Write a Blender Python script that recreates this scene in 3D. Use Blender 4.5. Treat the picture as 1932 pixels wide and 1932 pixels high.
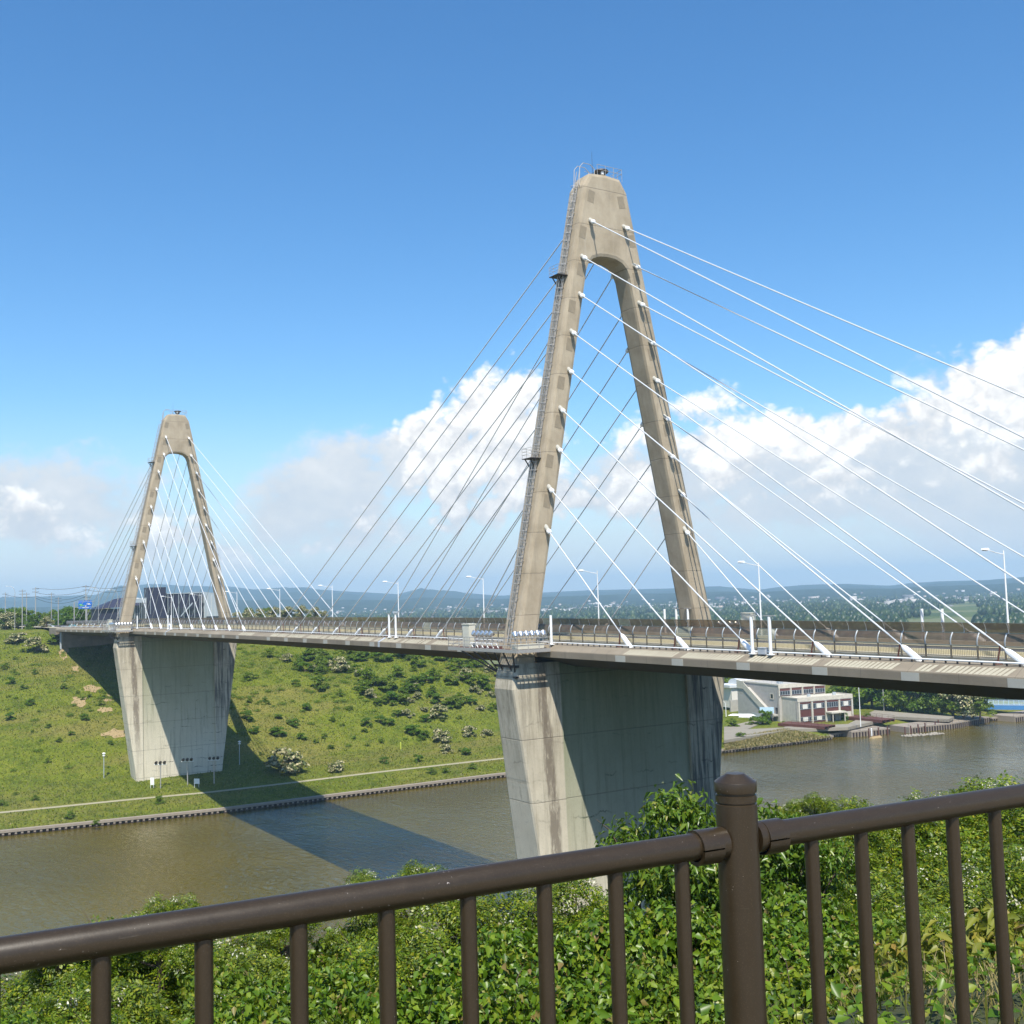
import bpy, bmesh, math, random
import numpy as np
from mathutils import Vector, Matrix
random.seed(7); rng = np.random.default_rng(11)
scene = bpy.context.scene
for o in list(bpy.data.objects): bpy.data.objects.remove(o)
COL = scene.collection
# ------------------------------------------------------------------ camera
CAM = np.array([280.11, -76.893, 5.2195])
YAW, PITCH, ROLL, FPX = 0.5662, 0.0766, -0.0287, 2069.4
def _axes():
    cy, sy, cp, sp = math.cos(YAW), math.sin(YAW), math.cos(PITCH), math.sin(PITCH)
    f = np.array([-cy*cp, sy*cp, sp]); r = np.array([sy, cy, 0.]); u = np.cross(r, f)
    cr, sr = math.cos(ROLL), math.sin(ROLL)
    return f, cr*r+sr*u, -sr*r+cr*u
AF, AR, AU = _axes()
cd = bpy.data.cameras.new('camera'); cam = bpy.data.objects.new('camera', cd); COL.objects.link(cam)
cam.matrix_world = Matrix(((AR[0],AU[0],-AF[0],CAM[0]),(AR[1],AU[1],-AF[1],CAM[1]),(AR[2],AU[2],-AF[2],CAM[2]),(0,0,0,1)))
cd.sensor_width = 36; cd.lens = 36*FPX/1932; cd.clip_start = 0.1; cd.clip_end = 60000
scene.camera = cam
def ray(x, y): return AF + AR*(x-966)/FPX - AU*(y-966)/FPX      # a surveyed sight line of the photograph (1932 px frame)
def at(x, y, ax, v):
    d = ray(x, y); return CAM + d*((v-CAM[ax])/d[ax])
# ------------------------------------------------------------------ light
SX, SY = -0.55, 0.318                        # sunlight travels along (SX, SY, -1)
sd = bpy.data.lights.new('sun', 'SUN'); sun = bpy.data.objects.new('sun', sd); COL.objects.link(sun)
sd.energy = 5.0; sd.angle = math.radians(0.5); sd.color = (1.0, 0.94, 0.84)
sun.rotation_euler = Vector((SX, SY, -1)).to_track_quat('-Z', 'Y').to_euler(); sun.location = (200, -60, 200)
SUN_EL = math.atan2(1, math.hypot(SX, SY)); SUN_AZ = math.atan2(-SX, -SY)
scene.render.engine = 'CYCLES'
scene.view_settings.view_transform = 'Standard'; scene.view_settings.look = 'None'
scene.view_settings.exposure = 0.46; scene.view_settings.gamma = 1.0; scene.view_settings.use_curve_mapping = False
scene.cycles.volume_bounces = 0; scene.cycles.transparent_max_bounces = 14
scene.cycles.diffuse_bounces = 3; scene.cycles.glossy_bounces = 2; scene.cycles.transmission_bounces = 3; scene.cycles.use_adaptive_sampling = True; scene.cycles.adaptive_threshold = 0.02
# ------------------------------------------------------------------ node helper
class NT:
    def __init__(s, tree): s.t = tree; s.n = tree.nodes; s.l = tree.links
    def node(s, typ, **kw):
        n = s.n.new(typ)
        for k, v in kw.items(): setattr(n, k, v)
        return n
    def put(s, sock, v):
        if isinstance(v, bpy.types.NodeSocket): s.l.new(v, sock)
        elif isinstance(v, (tuple, list)) and len(v) == 3 and sock.type == 'RGBA': sock.default_value = (*v, 1)
        else: sock.default_value = v
    def m(s, op, a, b=None, c=None, clamp=False):
        n = s.node('ShaderNodeMath', operation=op, use_clamp=clamp)
        s.put(n.inputs[0], a)
        if b is not None: s.put(n.inputs[1], b)
        if c is not None: s.put(n.inputs[2], c)
        return n.outputs[0]
    def mix(s, f, a, b, mode='MIX'):
        n = s.node('ShaderNodeMix', data_type='RGBA', blend_type=mode)
        s.put(n.inputs[0], f); s.put(n.inputs[6], a); s.put(n.inputs[7], b); return n.outputs[2]
    def noise(s, vec, scale, detail=4, rough=0.55, dist=0.0):
        n = s.node('ShaderNodeTexNoise'); s.put(n.inputs['Vector'], vec); n.inputs['Scale'].default_value = scale
        n.inputs['Detail'].default_value = detail; n.inputs['Roughness'].default_value = rough; n.inputs['Distortion'].default_value = dist
        return n.outputs[0]
    def ramp(s, f, stops, interp='LINEAR'):
        n = s.node('ShaderNodeValToRGB'); s.put(n.inputs[0], f); e = n.color_ramp.elements; n.color_ramp.interpolation = interp
        while len(e) < len(stops): e.new(0.5)
        for i, (p, c) in enumerate(stops):
            e[i].position = p; e[i].color = (*c, 1) if not isinstance(c, (int, float)) else (c, c, c, 1)
        return n.outputs[0]
    def sstep(s, x, lo, hi):
        n = s.node('ShaderNodeMapRange', interpolation_type='SMOOTHSTEP'); s.put(n.inputs[0], x)
        n.inputs[1].default_value = lo; n.inputs[2].default_value = hi; return n.outputs[0]
    def mapping(s, vec, scale=(1,1,1), loc=(0,0,0)):
        n = s.node('ShaderNodeMapping'); s.put(n.inputs[0], vec); n.inputs['Scale'].default_value = scale; n.inputs['Location'].default_value = loc
        return n.outputs[0]
    def bump(s, h, strength=0.3, dist=0.05, normal=None):
        n = s.node('ShaderNodeBump'); s.put(n.inputs['Height'], h); n.inputs['Strength'].default_value = strength; n.inputs['Distance'].default_value = dist
        if normal is not None: s.put(n.inputs['Normal'], normal)
        return n.outputs[0]
# ------------------------------------------------------------------ sky
def make_world():
    w = bpy.data.worlds.new('World'); scene.world = w; w.use_nodes = True
    w.cycles.sampling_method = 'MANUAL'; w.cycles.sample_map_resolution = 256
    t = NT(w.node_tree); t.n.clear()
    out = t.node('ShaderNodeOutputWorld'); bg = t.node('ShaderNodeBackground'); bg.inputs[1].default_value = 0.098
    t.l.new(bg.outputs[0], out.inputs[0])
    sky = t.node('ShaderNodeTexSky', sky_type='NISHITA'); sky.sun_disc = False
    sky.sun_elevation = SUN_EL; sky.sun_rotation = SUN_AZ; sky.altitude = 0; sky.air_density = 1.0; sky.dust_density = 0.6; sky.ozone_density = 2.2
    tc = t.node('ShaderNodeTexCoord'); D = tc.outputs['Generated']
    sep = t.node('ShaderNodeSeparateXYZ'); t.l.new(D, sep.inputs[0]); x, y, z = sep.outputs
    # azimuth from -X towards +Y and elevation, both in thousandths of a radian; the cloud bank recurs every 1.25 rad round the horizon
    az = t.m('ARCTAN2', y, t.m('MULTIPLY', x, -1.0))
    az = t.m('SUBTRACT', az, YAW)
    wrapped = t.m('SUBTRACT', t.m('FLOORED_MODULO', t.m('ADD', az, 0.62), 6.2832/5), 0.62)
    el = t.m('ARCSINE', z)
    u0 = t.m('MULTIPLY', wrapped, 1000.0); v0 = t.m('MULTIPLY', el, 1000.0)
    # domain warp by direction noise
    P = t.mapping(D, scale=(1, 1, 1.5))
    nz = t.node('ShaderNodeTexNoise'); t.put(nz.inputs['Vector'], P); nz.inputs['Scale'].default_value = 9; nz.inputs['Detail'].default_value = 4; nz.inputs['Roughness'].default_value = 0.58
    sc = t.node('ShaderNodeSeparateColor'); t.l.new(nz.outputs['Color'], sc.inputs[0])
    wu = t.m('MULTIPLY', t.m('SUBTRACT', sc.outputs[0], 0.5), 75.0); wv = t.m('MULTIPLY', t.m('SUBTRACT', sc.outputs[1], 0.5), 75.0)
    u = t.m('ADD', u0, wu); v = t.m('ADD', v0, wv)
    # billow detail
    def billow(loc):
        r = None
        for sc_, am in ((17.0, 0.62), (39.0, 0.36), (88.0, 0.2), (190.0, 0.1)):
            nn = t.m('MULTIPLY', t.m('ABSOLUTE', t.m('SUBTRACT', t.noise(t.mapping(D, scale=(1, 1, 1.15), loc=loc), sc_, 0.0), 0.5)), 2.0*am)
            r = nn if r is None else t.m('ADD', r, nn)
        return t.m('SUBTRACT', r, 0.16)
    bil = billow((0, 0, 0))
    fb = t.noise(P, 30, 5, 0.6)
    def blob(cx, cy, rx, ry):
        a = t.m('DIVIDE', t.m('SUBTRACT', u, cx), rx); b = t.m('DIVIDE', t.m('SUBTRACT', v, cy), ry)
        d = t.m('SQRT', t.m('ADD', t.m('MULTIPLY', a, a), t.m('MULTIPLY', b, b)))
        return t.m('MULTIPLY', t.m('SUBTRACT', 1.0, d), min(rx, ry)/60.0)
    def union(bl):
        r = blob(*bl[0])
        for b in bl[1:]: r = t.m('SMOOTH_MAX', r, blob(*b), 0.12)
        return r
    # frame px -> (az, el) thousandths
    def uv(px, py):
        d = ray(px, py); return ((math.atan2(d[1], -d[0])-YAW)*1000, math.atan2(d[2], math.hypot(d[0], d[1]))*1000)
    def B(px, py, rx, ry): a = uv(px, py); return (a[0], a[1], rx/2.07, ry/2.07)
    cumulus = union([B(965,762,62,58), B(900,790,75,75), B(975,850,100,120), B(880,880,90,90), B(820,830,62,70), B(1000,940,120,55), B(905,960,130,40),
        B(1190,930,60,70), B(1080,950,95,45), B(1885,722,88,70), B(1968,705,105,92), B(1790,765,110,60), B(1690,810,90,45), B(1520,815,150,50), B(1340,830,160,50),
        B(1400,880,75,50), B(1600,905,100,45), B(60,990,75,38), B(185,1018,40,16), B(565,1040,42,16), B(1850,880,38,22), B(690,990,40,14), B(350,1020,70,34), B(440,1040,40,24)])
    deck = union([B(650,920,130,95), B(560,950,110,90), B(760,880,110,70), B(640,990,220,50), B(130,935,190,72), B(20,950,170,80), B(1420,880,260,100), B(1650,880,260,120), B(1860,860,220,170), B(1250,920,220,90), B(1560,960,420,70), B(1900,960,300,90)])
    dens = t.m('ADD', cumulus, t.m('ADD', t.m('MULTIPLY', bil, 0.85), t.m('MULTIPLY', t.m('SUBTRACT', fb, 0.5), 0.55)))
    a_c = t.sstep(dens, 0.02, 0.30)
    soft = t.m('ADD', deck, t.m('ADD', t.m('MULTIPLY', t.m('SUBTRACT', fb, 0.5), 1.0), t.m('MULTIPLY', bil, 0.25)))
    a_d = t.m('MULTIPLY', t.sstep(soft, -0.12, 0.42), 0.93)
    # relief of the heaps: compare the billow field with itself a little way towards the sun
    bil2 = billow((-0.006, 0.004, 0.013))
    rel = t.m('SUBTRACT', bil, bil2)
    depth = t.sstep(dens, 0.1, 1.5)
    shade = t.m('ADD', t.m('MULTIPLY', rel, 1.7), t.m('ADD', 0.62, t.m('MULTIPLY', t.m('SUBTRACT', fb, 0.5), 0.7)))
    base = t.sstep(v0, 45, 165)
    shade = t.m('ADD', t.m('MULTIPLY', shade, 0.75), t.m('MULTIPLY', base, 0.42), clamp=True)
    c_col = t.ramp(shade, [(0.0, (4.7, 5.2, 5.8)), (0.4, (5.6, 5.9, 6.2)), (0.66, (7.0, 7.0, 7.0)), (1.0, (9.2, 9.1, 8.8))])
    d_col = t.ramp(t.m('ADD', fb, t.m('MULTIPLY', t.m('SUBTRACT', base, 0.5), 0.25)), [(0.2, (4.9, 5.4, 6.0)), (0.6, (6.1, 6.3, 6.5)), (0.8, (6.9, 6.95, 7.0))])
    hs = t.node('ShaderNodeHueSaturation'); t.l.new(sky.outputs[0], hs.inputs['Color']); hs.inputs['Saturation'].default_value = 1.27; hs.inputs['Value'].default_value = 1.31
    tint = t.mix(1.0, hs.outputs[0], (0.92, 1.03, 1.07), 'MULTIPLY')
    hz = t.m('MULTIPLY', t.sstep(v0, 190, 5), 0.78)
    s1 = t.mix(hz, tint, (5.2, 6.2, 7.0))
    s2 = t.mix(a_d, s1, d_col)
    s3 = t.mix(a_c, s2, c_col)
    low = t.m('MULTIPLY', t.sstep(v0, 85, 10), 0.75)
    s4 = t.mix(low, s3, (6.1, 6.6, 6.9))
    t.l.new(s4, bg.inputs[0])
make_world()
# ------------------------------------------------------------------ mesh helpers
class MB:
    def __init__(s): s.v = []; s.f = []; s.smooth = []
    def add(s, vs, fs, sm=False):
        b = len(s.v); s.v += [tuple(map(float, p)) for p in vs]; s.f += [tuple(b+i for i in q) for q in fs]; s.smooth += [sm]*len(fs); return s
    def box(s, lo, hi):
        x0,y0,z0 = lo; x1,y1,z1 = hi
        return s.add([(x0,y0,z0),(x1,y0,z0),(x1,y1,z0),(x0,y1,z0),(x0,y0,z1),(x1,y0,z1),(x1,y1,z1),(x0,y1,z1)],
              [(0,3,2,1),(4,5,6,7),(0,1,5,4),(1,2,6,5),(2,3,7,6),(3,0,4,7)])
    def hexa(s, p): return s.add(p, [(0,3,2,1),(4,5,6,7),(0,1,5,4),(1,2,6,5),(2,3,7,6),(3,0,4,7)])
    def tube(s, pts, rad, n=8, cap=True):
        pts = [Vector(p) for p in pts]; k = len(pts)
        rs = rad if isinstance(rad, (list, tuple)) else [rad]*k
        vs = []; prev = None
        for i, p in enumerate(pts):
            d = (pts[min(i+1,k-1)]-pts[max(i-1,0)]).normalized()
            if prev is None: a = d.orthogonal().normalized()
            else: a = (prev - d*prev.dot(d)).normalized()
            prev = a; b = d.cross(a)
            for j in range(n):
                t = 2*math.pi*j/n; q = p+(a*math.cos(t)+b*math.sin(t))*rs[i]; vs.append(q)
        fs = [(i*n+j, i*n+(j+1)%n, (i+1)*n+(j+1)%n, (i+1)*n+j) for i in range(k-1) for j in range(n)]
        s.add(vs, fs, n > 5)
        if cap:
            s.add([vs[j] for j in range(n)], [tuple(reversed(range(n)))]); s.add(vs[-n:], [tuple(range(n))])
        return s
    def lathe(s, c, prof, n=16, axis='z'):
        vs = []
        for r, h in prof:
            for j in range(n):
                t = 2*math.pi*j/n; a, b = r*math.cos(t), r*math.sin(t)
                vs.append((c[0]+a, c[1]+b, c[2]+h) if axis == 'z' else (c[0]+h, c[1]+a, c[2]+b))
        k = len(prof)
        fs = [(i*n+j, i*n+(j+1)%n, (i+1)*n+(j+1)%n, (i+1)*n+j) for i in range(k-1) for j in range(n)]
        s.add(vs, fs, True); s.add(vs[:n], [tuple(reversed(range(n)))]); s.add(vs[-n:], [tuple(range(n))]); return s
    def mesh(s, name, mat=None, off=(0,0,0)):
        me = bpy.data.meshes.new(name); ox, oy, oz = off
        me.from_pydata([(a-ox, b-oy, c-oz) for a, b, c in s.v], [], s.f)
        me.polygons.foreach_set('use_smooth', s.smooth)
        if mat: me.materials.append(mat)
        me.update()
        if any(s.smooth): me.set_sharp_from_angle(angle=math.radians(26))
        return me
    def build(s, name, mat, parent=None, org=(0,0,0)):
        o = link(name, s.mesh(name, mat, wpos(parent) if parent else org), parent)
        if not parent: o.location = org
        return o
WP = {}
def wpos(o):
    return WP.get(o.name, tuple(o.location)) if o else (0,0,0)
def link(name, me, parent=None, loc=None):
    o = bpy.data.objects.new(name, me); COL.objects.link(o)
    if parent: o.parent = parent
    if loc is not None: o.location = loc
    base = wpos(parent); l = loc or (0,0,0)
    WP[o.name] = (base[0]+l[0], base[1]+l[1], base[2]+l[2])
    return o
def tag(o, label, cat, group=None):
    o['label'] = label; o['category'] = cat
    if group: o['group'] = group
    return o
def thing(name, loc, label, cat, group=None):
    o = bpy.data.objects.new(name, None); COL.objects.link(o); o.location = loc; o.empty_display_size = 0.5; WP[o.name] = tuple(loc)
    return tag(o, label, cat, group)
def struct(o): o['kind'] = 'structure'; return o
def stuff(o, label, cat):
    o['kind'] = 'stuff'
    if o.parent is None: tag(o, label, cat)
    return o
def npmesh(name, V, F, mat=None, smooth=False):
    me = bpy.data.meshes.new(name); V = np.asarray(V, np.float32).reshape(-1, 3); F = np.asarray(F, np.int32)
    k = F.shape[1]; me.vertices.add(len(V)); me.vertices.foreach_set('co', V.ravel())
    me.loops.add(F.size); me.loops.foreach_set('vertex_index', F.ravel()); me.polygons.add(len(F))
    me.polygons.foreach_set('loop_start', np.arange(0, F.size, k, dtype=np.int32)); me.polygons.foreach_set('loop_total', np.full(len(F), k, np.int32))
    if smooth: me.polygons.foreach_set('use_smooth', np.ones(len(F), bool))
    if mat: me.materials.append(mat)
    me.update(calc_edges=True); return me
class _Ord:
    w = 'second third fourth fifth sixth seventh eighth ninth tenth eleventh twelfth thirteenth fourteenth fifteenth sixteenth seventeenth eighteenth nineteenth twentieth'.split()
    def __getitem__(s, i): return 'leftmost' if i == 0 else ((s.w[i-1] if i < 20 else str(i+1)+('st' if (i+1) % 10 == 1 else 'nd' if (i+1) % 10 == 2 else 'rd' if (i+1) % 10 == 3 else 'th'))+' from left')
ORD = _Ord()
# ------------------------------------------------------------------ materials
def mat(name, fn):
    m = bpy.data.materials.new(name); m.use_nodes = True; t = NT(m.node_tree); t.n.clear()
    out = t.node('ShaderNodeOutputMaterial'); b = t.node('ShaderNodeBsdfPrincipled'); t.l.new(b.outputs[0], out.inputs[0])
    tc = t.node('ShaderNodeTexCoord'); fn(t, b, tc.outputs['Object'], out); return m
def plain(name, col, rough=0.6, metal=0.0, var=0.12, scale=3.0, spec=0.5):
    def fn(t, b, P, out):
        n = t.noise(P, scale, 5, 0.6)
        c = t.mix(t.m('MULTIPLY', n, 1.0), tuple(x*(1-var) for x in col), tuple(min(1, x*(1+var)) for x in col))
        t.put(b.inputs['Base Color'], c); b.inputs['Roughness'].default_value = rough; b.inputs['Metallic'].default_value = metal
        b.inputs['Specular IOR Level'].default_value = spec
    return mat(name, fn)
def sepxyz(t, P):
    s = t.node('ShaderNodeSeparateXYZ'); t.l.new(P, s.inputs[0]); return s.outputs
def f_tower(t, b, P, out):
    x, y, z = sepxyz(t, P)
    big = t.noise(P, 0.35, 5, 0.6); fine = t.noise(P, 5.0, 6, 0.7)
    streak = t.noise(t.mapping(P, (1.6, 1.6, 0.10)), 1.0, 5, 0.65)
    c = t.ramp(big, [(0.3, (0.305, 0.25, 0.172)), (0.5, (0.385, 0.32, 0.228)), (0.72, (0.445, 0.378, 0.275))])
    c = t.mix(t.m('MULTIPLY', t.sstep(streak, 0.5, 0.78), 0.45), c, (0.20, 0.172, 0.13))
    c = t.mix(t.m('MULTIPLY', t.sstep(streak, 0.44, 0.25), 0.28), c, (0.50, 0.45, 0.36))
    c = t.mix(t.m('MULTIPLY', t.m('SUBTRACT', fine, 0.5), 0.6, clamp=True), c, (0.16, 0.14, 0.11))
    # pour joints every 4.43 m, thin
    k = t.m('ABSOLUTE', t.m('SUBTRACT', t.m('FRACT', t.m('DIVIDE', t.m('ADD', t.m('SUBTRACT', z, 1.0), t.m('MULTIPLY', t.noise(P, 1.3, 3), 0.10)), 4.4324)), 0.5))
    j = t.sstep(k, 0.014, 0.006)
    c = t.mix(t.m('MULTIPLY', j, 0.5), c, (0.15, 0.13, 0.10))
    t.put(b.inputs['Base Color'], c); b.inputs['Roughness'].default_value = 0.9; b.inputs['Specular IOR Level'].default_value = 0.25
    h = t.m('ADD', t.m('MULTIPLY', fine, 0.5), t.m('MULTIPLY', j, -1.2))
    t.put(b.inputs['Normal'], t.bump(h, 0.35, 0.05))
M_TOWER = mat('tower_concrete', f_tower)
def f_pier(t, b, P, out):
    x, y, z = sepxyz(t, P)
    big = t.noise(P, 0.22, 5, 0.6); fine = t.noise(P, 4.0, 6, 0.72)
    streak = t.noise(t.mapping(P, (1.1, 1.1, 0.06)), 1.2, 6, 0.7)
    c = t.ramp(big, [(0.3, (0.41, 0.365, 0.275)), (0.55, (0.51, 0.46, 0.355)), (0.75, (0.59, 0.54, 0.43))])
    # cleaner, paler concrete towards the foot
    c = t.mix(t.m('MULTIPLY', t.sstep(z, -6, -30), 0.55), c, (0.72, 0.665, 0.53))
    c = t.mix(t.m('MULTIPLY', t.sstep(streak, 0.49, 0.72), 0.62), c, (0.19, 0.165, 0.12))
    top_ = t.m('MULTIPLY', t.sstep(z, -16, -4), t.sstep(t.noise(t.mapping(P, (1.4, 1.4, 0.12)), 1.3, 5, 0.7), 0.42, 0.62))
    c = t.mix(t.m('MULTIPLY', top_, 0.5), c, (0.13, 0.112, 0.085))
    wob = t.m('MULTIPLY', t.m('SUBTRACT', t.noise(t.mapping(P, (0.6, 0.6, 0.25)), 1.0, 4), 0.5), 1.4)
    yw = t.m('ADD', y, wob)
    brk = t.noise(t.mapping(P, (1, 2.6, 0.5)), 0.9, 6, 0.75)
    # rust-brown run-off stain down the near leg; shifts inward with the batter
    yc = t.m('SUBTRACT', -11.6, t.m('MULTIPLY', z, 0.055))
    band = t.m('SUBTRACT', 1.0, t.m('DIVIDE', t.m('ABSOLUTE', t.m('SUBTRACT', yw, yc)), 0.95), clamp=True)
    band = t.m('MULTIPLY', t.sstep(band, 0.05, 0.5), t.sstep(brk, 0.30, 0.52))
    c = t.mix(t.m('MULTIPLY', t.m('MULTIPLY', band, t.sstep(z, -36, -20)), 0.72), c, (0.115, 0.088, 0.065))
    # black algae on the far leg, painted to fill the deck's shadow outline
    al = t.m('MULTIPLY', t.sstep(y, 8.85, 8.95), t.sstep(streak, 0.60, 0.40))
    al = t.m('MULTIPLY', t.m('MULTIPLY', al, t.sstep(z, -39, -14)), t.sstep(t.m('ADD', yw, t.m('MULTIPLY', t.m('ADD', z, 4.5), 0.33)), 13.0, 12.2))
    c = t.mix(t.m('MULTIPLY', al, 0.86), c, (0.045, 0.046, 0.045))
    # ragged moss ledges on the panel
    mz = t.m('ADD', z, t.m('MULTIPLY', t.noise(t.mapping(P, (0.3, 0.35, 0.1)), 1.0, 5, 0.6), 2.4))
    lk = t.m('ABSOLUTE', t.m('SUBTRACT', t.m('FRACT', t.m('DIVIDE', mz, 2.05)), 0.5))
    led = t.m('MULTIPLY', t.sstep(lk, 0.075, 0.0), t.sstep(t.noise(t.mapping(P, (1, 0.55, 0.9)), 0.5, 4), 0.5, 0.66))
    led = t.m('MULTIPLY', led, t.m('ADD', 0.12, t.m('MULTIPLY', t.sstep(t.noise(P, 2.2, 6, 0.8), 0.40, 0.60), t.m('ADD', 0.3, t.m('MULTIPLY', t.sstep(y, -9.6, -8.2), 0.95)))))
    c = t.mix(t.m('MULTIPLY', led, 0.85), c, (0.065, 0.062, 0.048))
    gr = t.m('MULTIPLY', t.sstep(y, -9.1, -8.9), t.sstep(y, 8.95, 8.75))
    c = t.mix(t.m('MULTIPLY', gr, t.m('MULTIPLY', t.sstep(z, -36, -4), 0.78)), c, (0.21, 0.25, 0.155))
    jz = t.m('ABSOLUTE', t.m('SUBTRACT', t.m('FRACT', t.m('DIVIDE', z, 6.6)), 0.5)); j = t.sstep(jz, 0.012, 0.004)
    jy = t.m('ABSOLUTE', t.m('SUBTRACT', t.m('FRACT', t.m('DIVIDE', y, 1.82)), 0.5)); j2 = t.m('MULTIPLY', t.sstep(jy, 0.02, 0.006), 0.35)
    jj = t.m('MAXIMUM', j, j2)
    c = t.mix(t.m('MULTIPLY', jj, 0.45), c, (0.13, 0.115, 0.09))
    c = t.mix(t.m('MULTIPLY', t.m('SUBTRACT', fine, 0.52), 1.1, clamp=True), c, (0.15, 0.13, 0.1))
    t.put(b.inputs['Base Color'], c); b.inputs['Roughness'].default_value = 0.92; b.inputs['Specular IOR Level'].default_value = 0.2
    t.put(b.inputs['Normal'], t.bump(t.m('ADD', t.m('MULTIPLY', fine, 0.6), t.m('MULTIPLY', t.m('ADD', jj, led), -0.8)), 0.4, 0.06))
M_PIER = mat('pier_concrete', f_pier)
def f_deck(t, b, P, out):
    big = t.noise(t.mapping(P, (0.15, 0.5, 0.5)), 1.0, 5, 0.6); fine = t.noise(P, 6, 6, 0.7)
    streak = t.noise(t.mapping(P, (1.8, 1.0, 0.2)), 1.0, 5, 0.7)
    c = t.ramp(big, [(0.3, (0.19, 0.16, 0.118)), (0.7, (0.27, 0.232, 0.175))])
    c = t.mix(t.m('MULTIPLY', t.sstep(streak, 0.5, 0.75), 0.5), c, (0.15, 0.128, 0.10))
    c = t.mix(t.m('MULTIPLY', t.m('SUBTRACT', fine, 0.5), 1.0, clamp=True), c, (0.16, 0.14, 0.11))
    x, y, z = sepxyz(t, P)
    k = t.m('ABSOLUTE', t.m('SUBTRACT', t.m('FRACT', t.m('DIVIDE', x, 4.143)), 0.5)); j = t.sstep(k, 0.008, 0.003)
    c = t.mix(t.m('MULTIPLY', j, 0.55), c, (0.10, 0.09, 0.07))
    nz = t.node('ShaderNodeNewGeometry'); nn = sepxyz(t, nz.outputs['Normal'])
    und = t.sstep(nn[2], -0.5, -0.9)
    c = t.mix(t.m('MULTIPLY', und, 0.85), c, (0.055, 0.045, 0.03))     # soffit shade painted in: faces turned down get a darker colour
    t.put(b.inputs['Base Color'], c); b.inputs['Roughness'].default_value = 0.9; b.inputs['Specular IOR Level'].default_value = 0.25
    t.put(b.inputs['Normal'], t.bump(fine, 0.25, 0.03))
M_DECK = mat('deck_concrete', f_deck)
M_PATCH = plain('patch_concrete', (0.27, 0.225, 0.16), 0.92, var=0.2, scale=2.5, spec=0.2)
M_PALE = plain('pale_edge_tone', (0.40, 0.37, 0.28), 0.9, var=0.15, scale=5, spec=0.2)  # lighter colour of the dashes on the bevelled deck edge
M_COVER = plain('grey_mortar', (0.40, 0.39, 0.34), 0.85, var=0.10, scale=3, spec=0.3)
M_WHITE = plain('white_paint', (0.80, 0.81, 0.80), 0.38, var=0.06, scale=4)
M_CABLE = plain('cable_white_paint', (0.60, 0.62, 0.63), 0.35, var=0.05, scale=1)
M_SLEEVE = plain('cable_grey_sleeve', (0.42, 0.45, 0.48), 0.45, var=0.1, scale=2)
M_GALV = plain('galvanised_steel', (0.46, 0.44, 0.41), 0.5, 0.5, 0.2, 8)
M_DARKSTEEL = plain('dark_steel', (0.06, 0.05, 0.045), 0.55, 0.3, 0.3, 6)
M_RUSTY = plain('rust_brown_steel', (0.11, 0.042, 0.03), 0.75, 0.1, 0.3, 2)
M_FPOST = plain('fence_post_paint', (0.30, 0.33, 0.35), 0.4, 0.3, 0.15, 6)
M_FLOW = plain('fence_brown_paint', (0.13, 0.115, 0.085), 0.5, 0.1, 0.2, 6)
M_FRAIL = plain('fence_rail_paint', (0.14, 0.165, 0.15), 0.45, 0.2, 0.15, 4)
def f_screen(t, b, P, out):
    n = t.noise(t.mapping(P, (1.2, 1, 2)), 1.4, 5, 0.6)
    t.put(b.inputs['Base Color'], t.ramp(n, [(0.3, (0.10, 0.074, 0.054)), (0.7, (0.155, 0.118, 0.088))])); b.inputs['Roughness'].default_value = 0.4
    tr = t.node('ShaderNodeBsdfTransparent'); tr.inputs[0].default_value = (0.62, 0.54, 0.45, 1)
    mx = t.node('ShaderNodeMixShader'); mx.inputs[0].default_value = 0.66
    t.l.new(tr.outputs[0], mx.inputs[1]); t.l.new(b.outputs[0], mx.inputs[2]); t.l.new(mx.outputs[0], out.inputs[0])
M_SCREEN = mat('brown_wind_screen', f_screen)
def f_screen2(t, b, P, out):
    n = t.noise(P, 2.0, 5, 0.6)
    t.put(b.inputs['Base Color'], t.ramp(n, [(0.3, (0.20, 0.20, 0.15)), (0.7, (0.27, 0.27, 0.21))])); b.inputs['Roughness'].default_value = 0.4
    tr = t.node('ShaderNodeBsdfTransparent'); tr.inputs[0].default_value = (0.75, 0.75, 0.66, 1)
    mx = t.node('ShaderNodeMixShader'); mx.inputs[0].default_value = 0.6
    t.l.new(tr.outputs[0], mx.inputs[1]); t.l.new(b.outputs[0], mx.inputs[2]); t.l.new(mx.outputs[0], out.inputs[0])
M_SCREEN2 = mat('pale_replacement_screen', f_screen2)
def f_asphalt(t, b, P, out):
    n = t.noise(P, 0.6, 5, 0.6); f = t.noise(P, 20, 4)
    t.put(b.inputs['Base Color'], t.mix(t.m('MULTIPLY', t.m('ADD', n, f), 0.5), (0.045, 0.044, 0.042), (0.085, 0.083, 0.078))); b.inputs['Roughness'].default_value = 0.85
M_ASPHALT = mat('asphalt', f_asphalt)
M_WALK = plain('pavement_concrete', (0.42, 0.38, 0.27), 0.88, var=0.15, scale=1.2)
M_PATH = plain('gravel_path', (0.31, 0.285, 0.18), 0.95, var=0.2, scale=1.5)
M_LINE = plain('road_paint', (0.75, 0.75, 0.72), 0.7, var=0.1, scale=4)
M_LENS = plain('lamp_glass', (0.07, 0.08, 0.09), 0.12, 0.0, 0.2, 3)
M_CAB = plain('cabinet_ivory_paint', (0.60, 0.58, 0.48), 0.45, var=0.08, scale=2)
M_REFLECT = plain('brushed_aluminium', (0.62, 0.63, 0.64), 0.28, 0.85, 0.1, 4)
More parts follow.
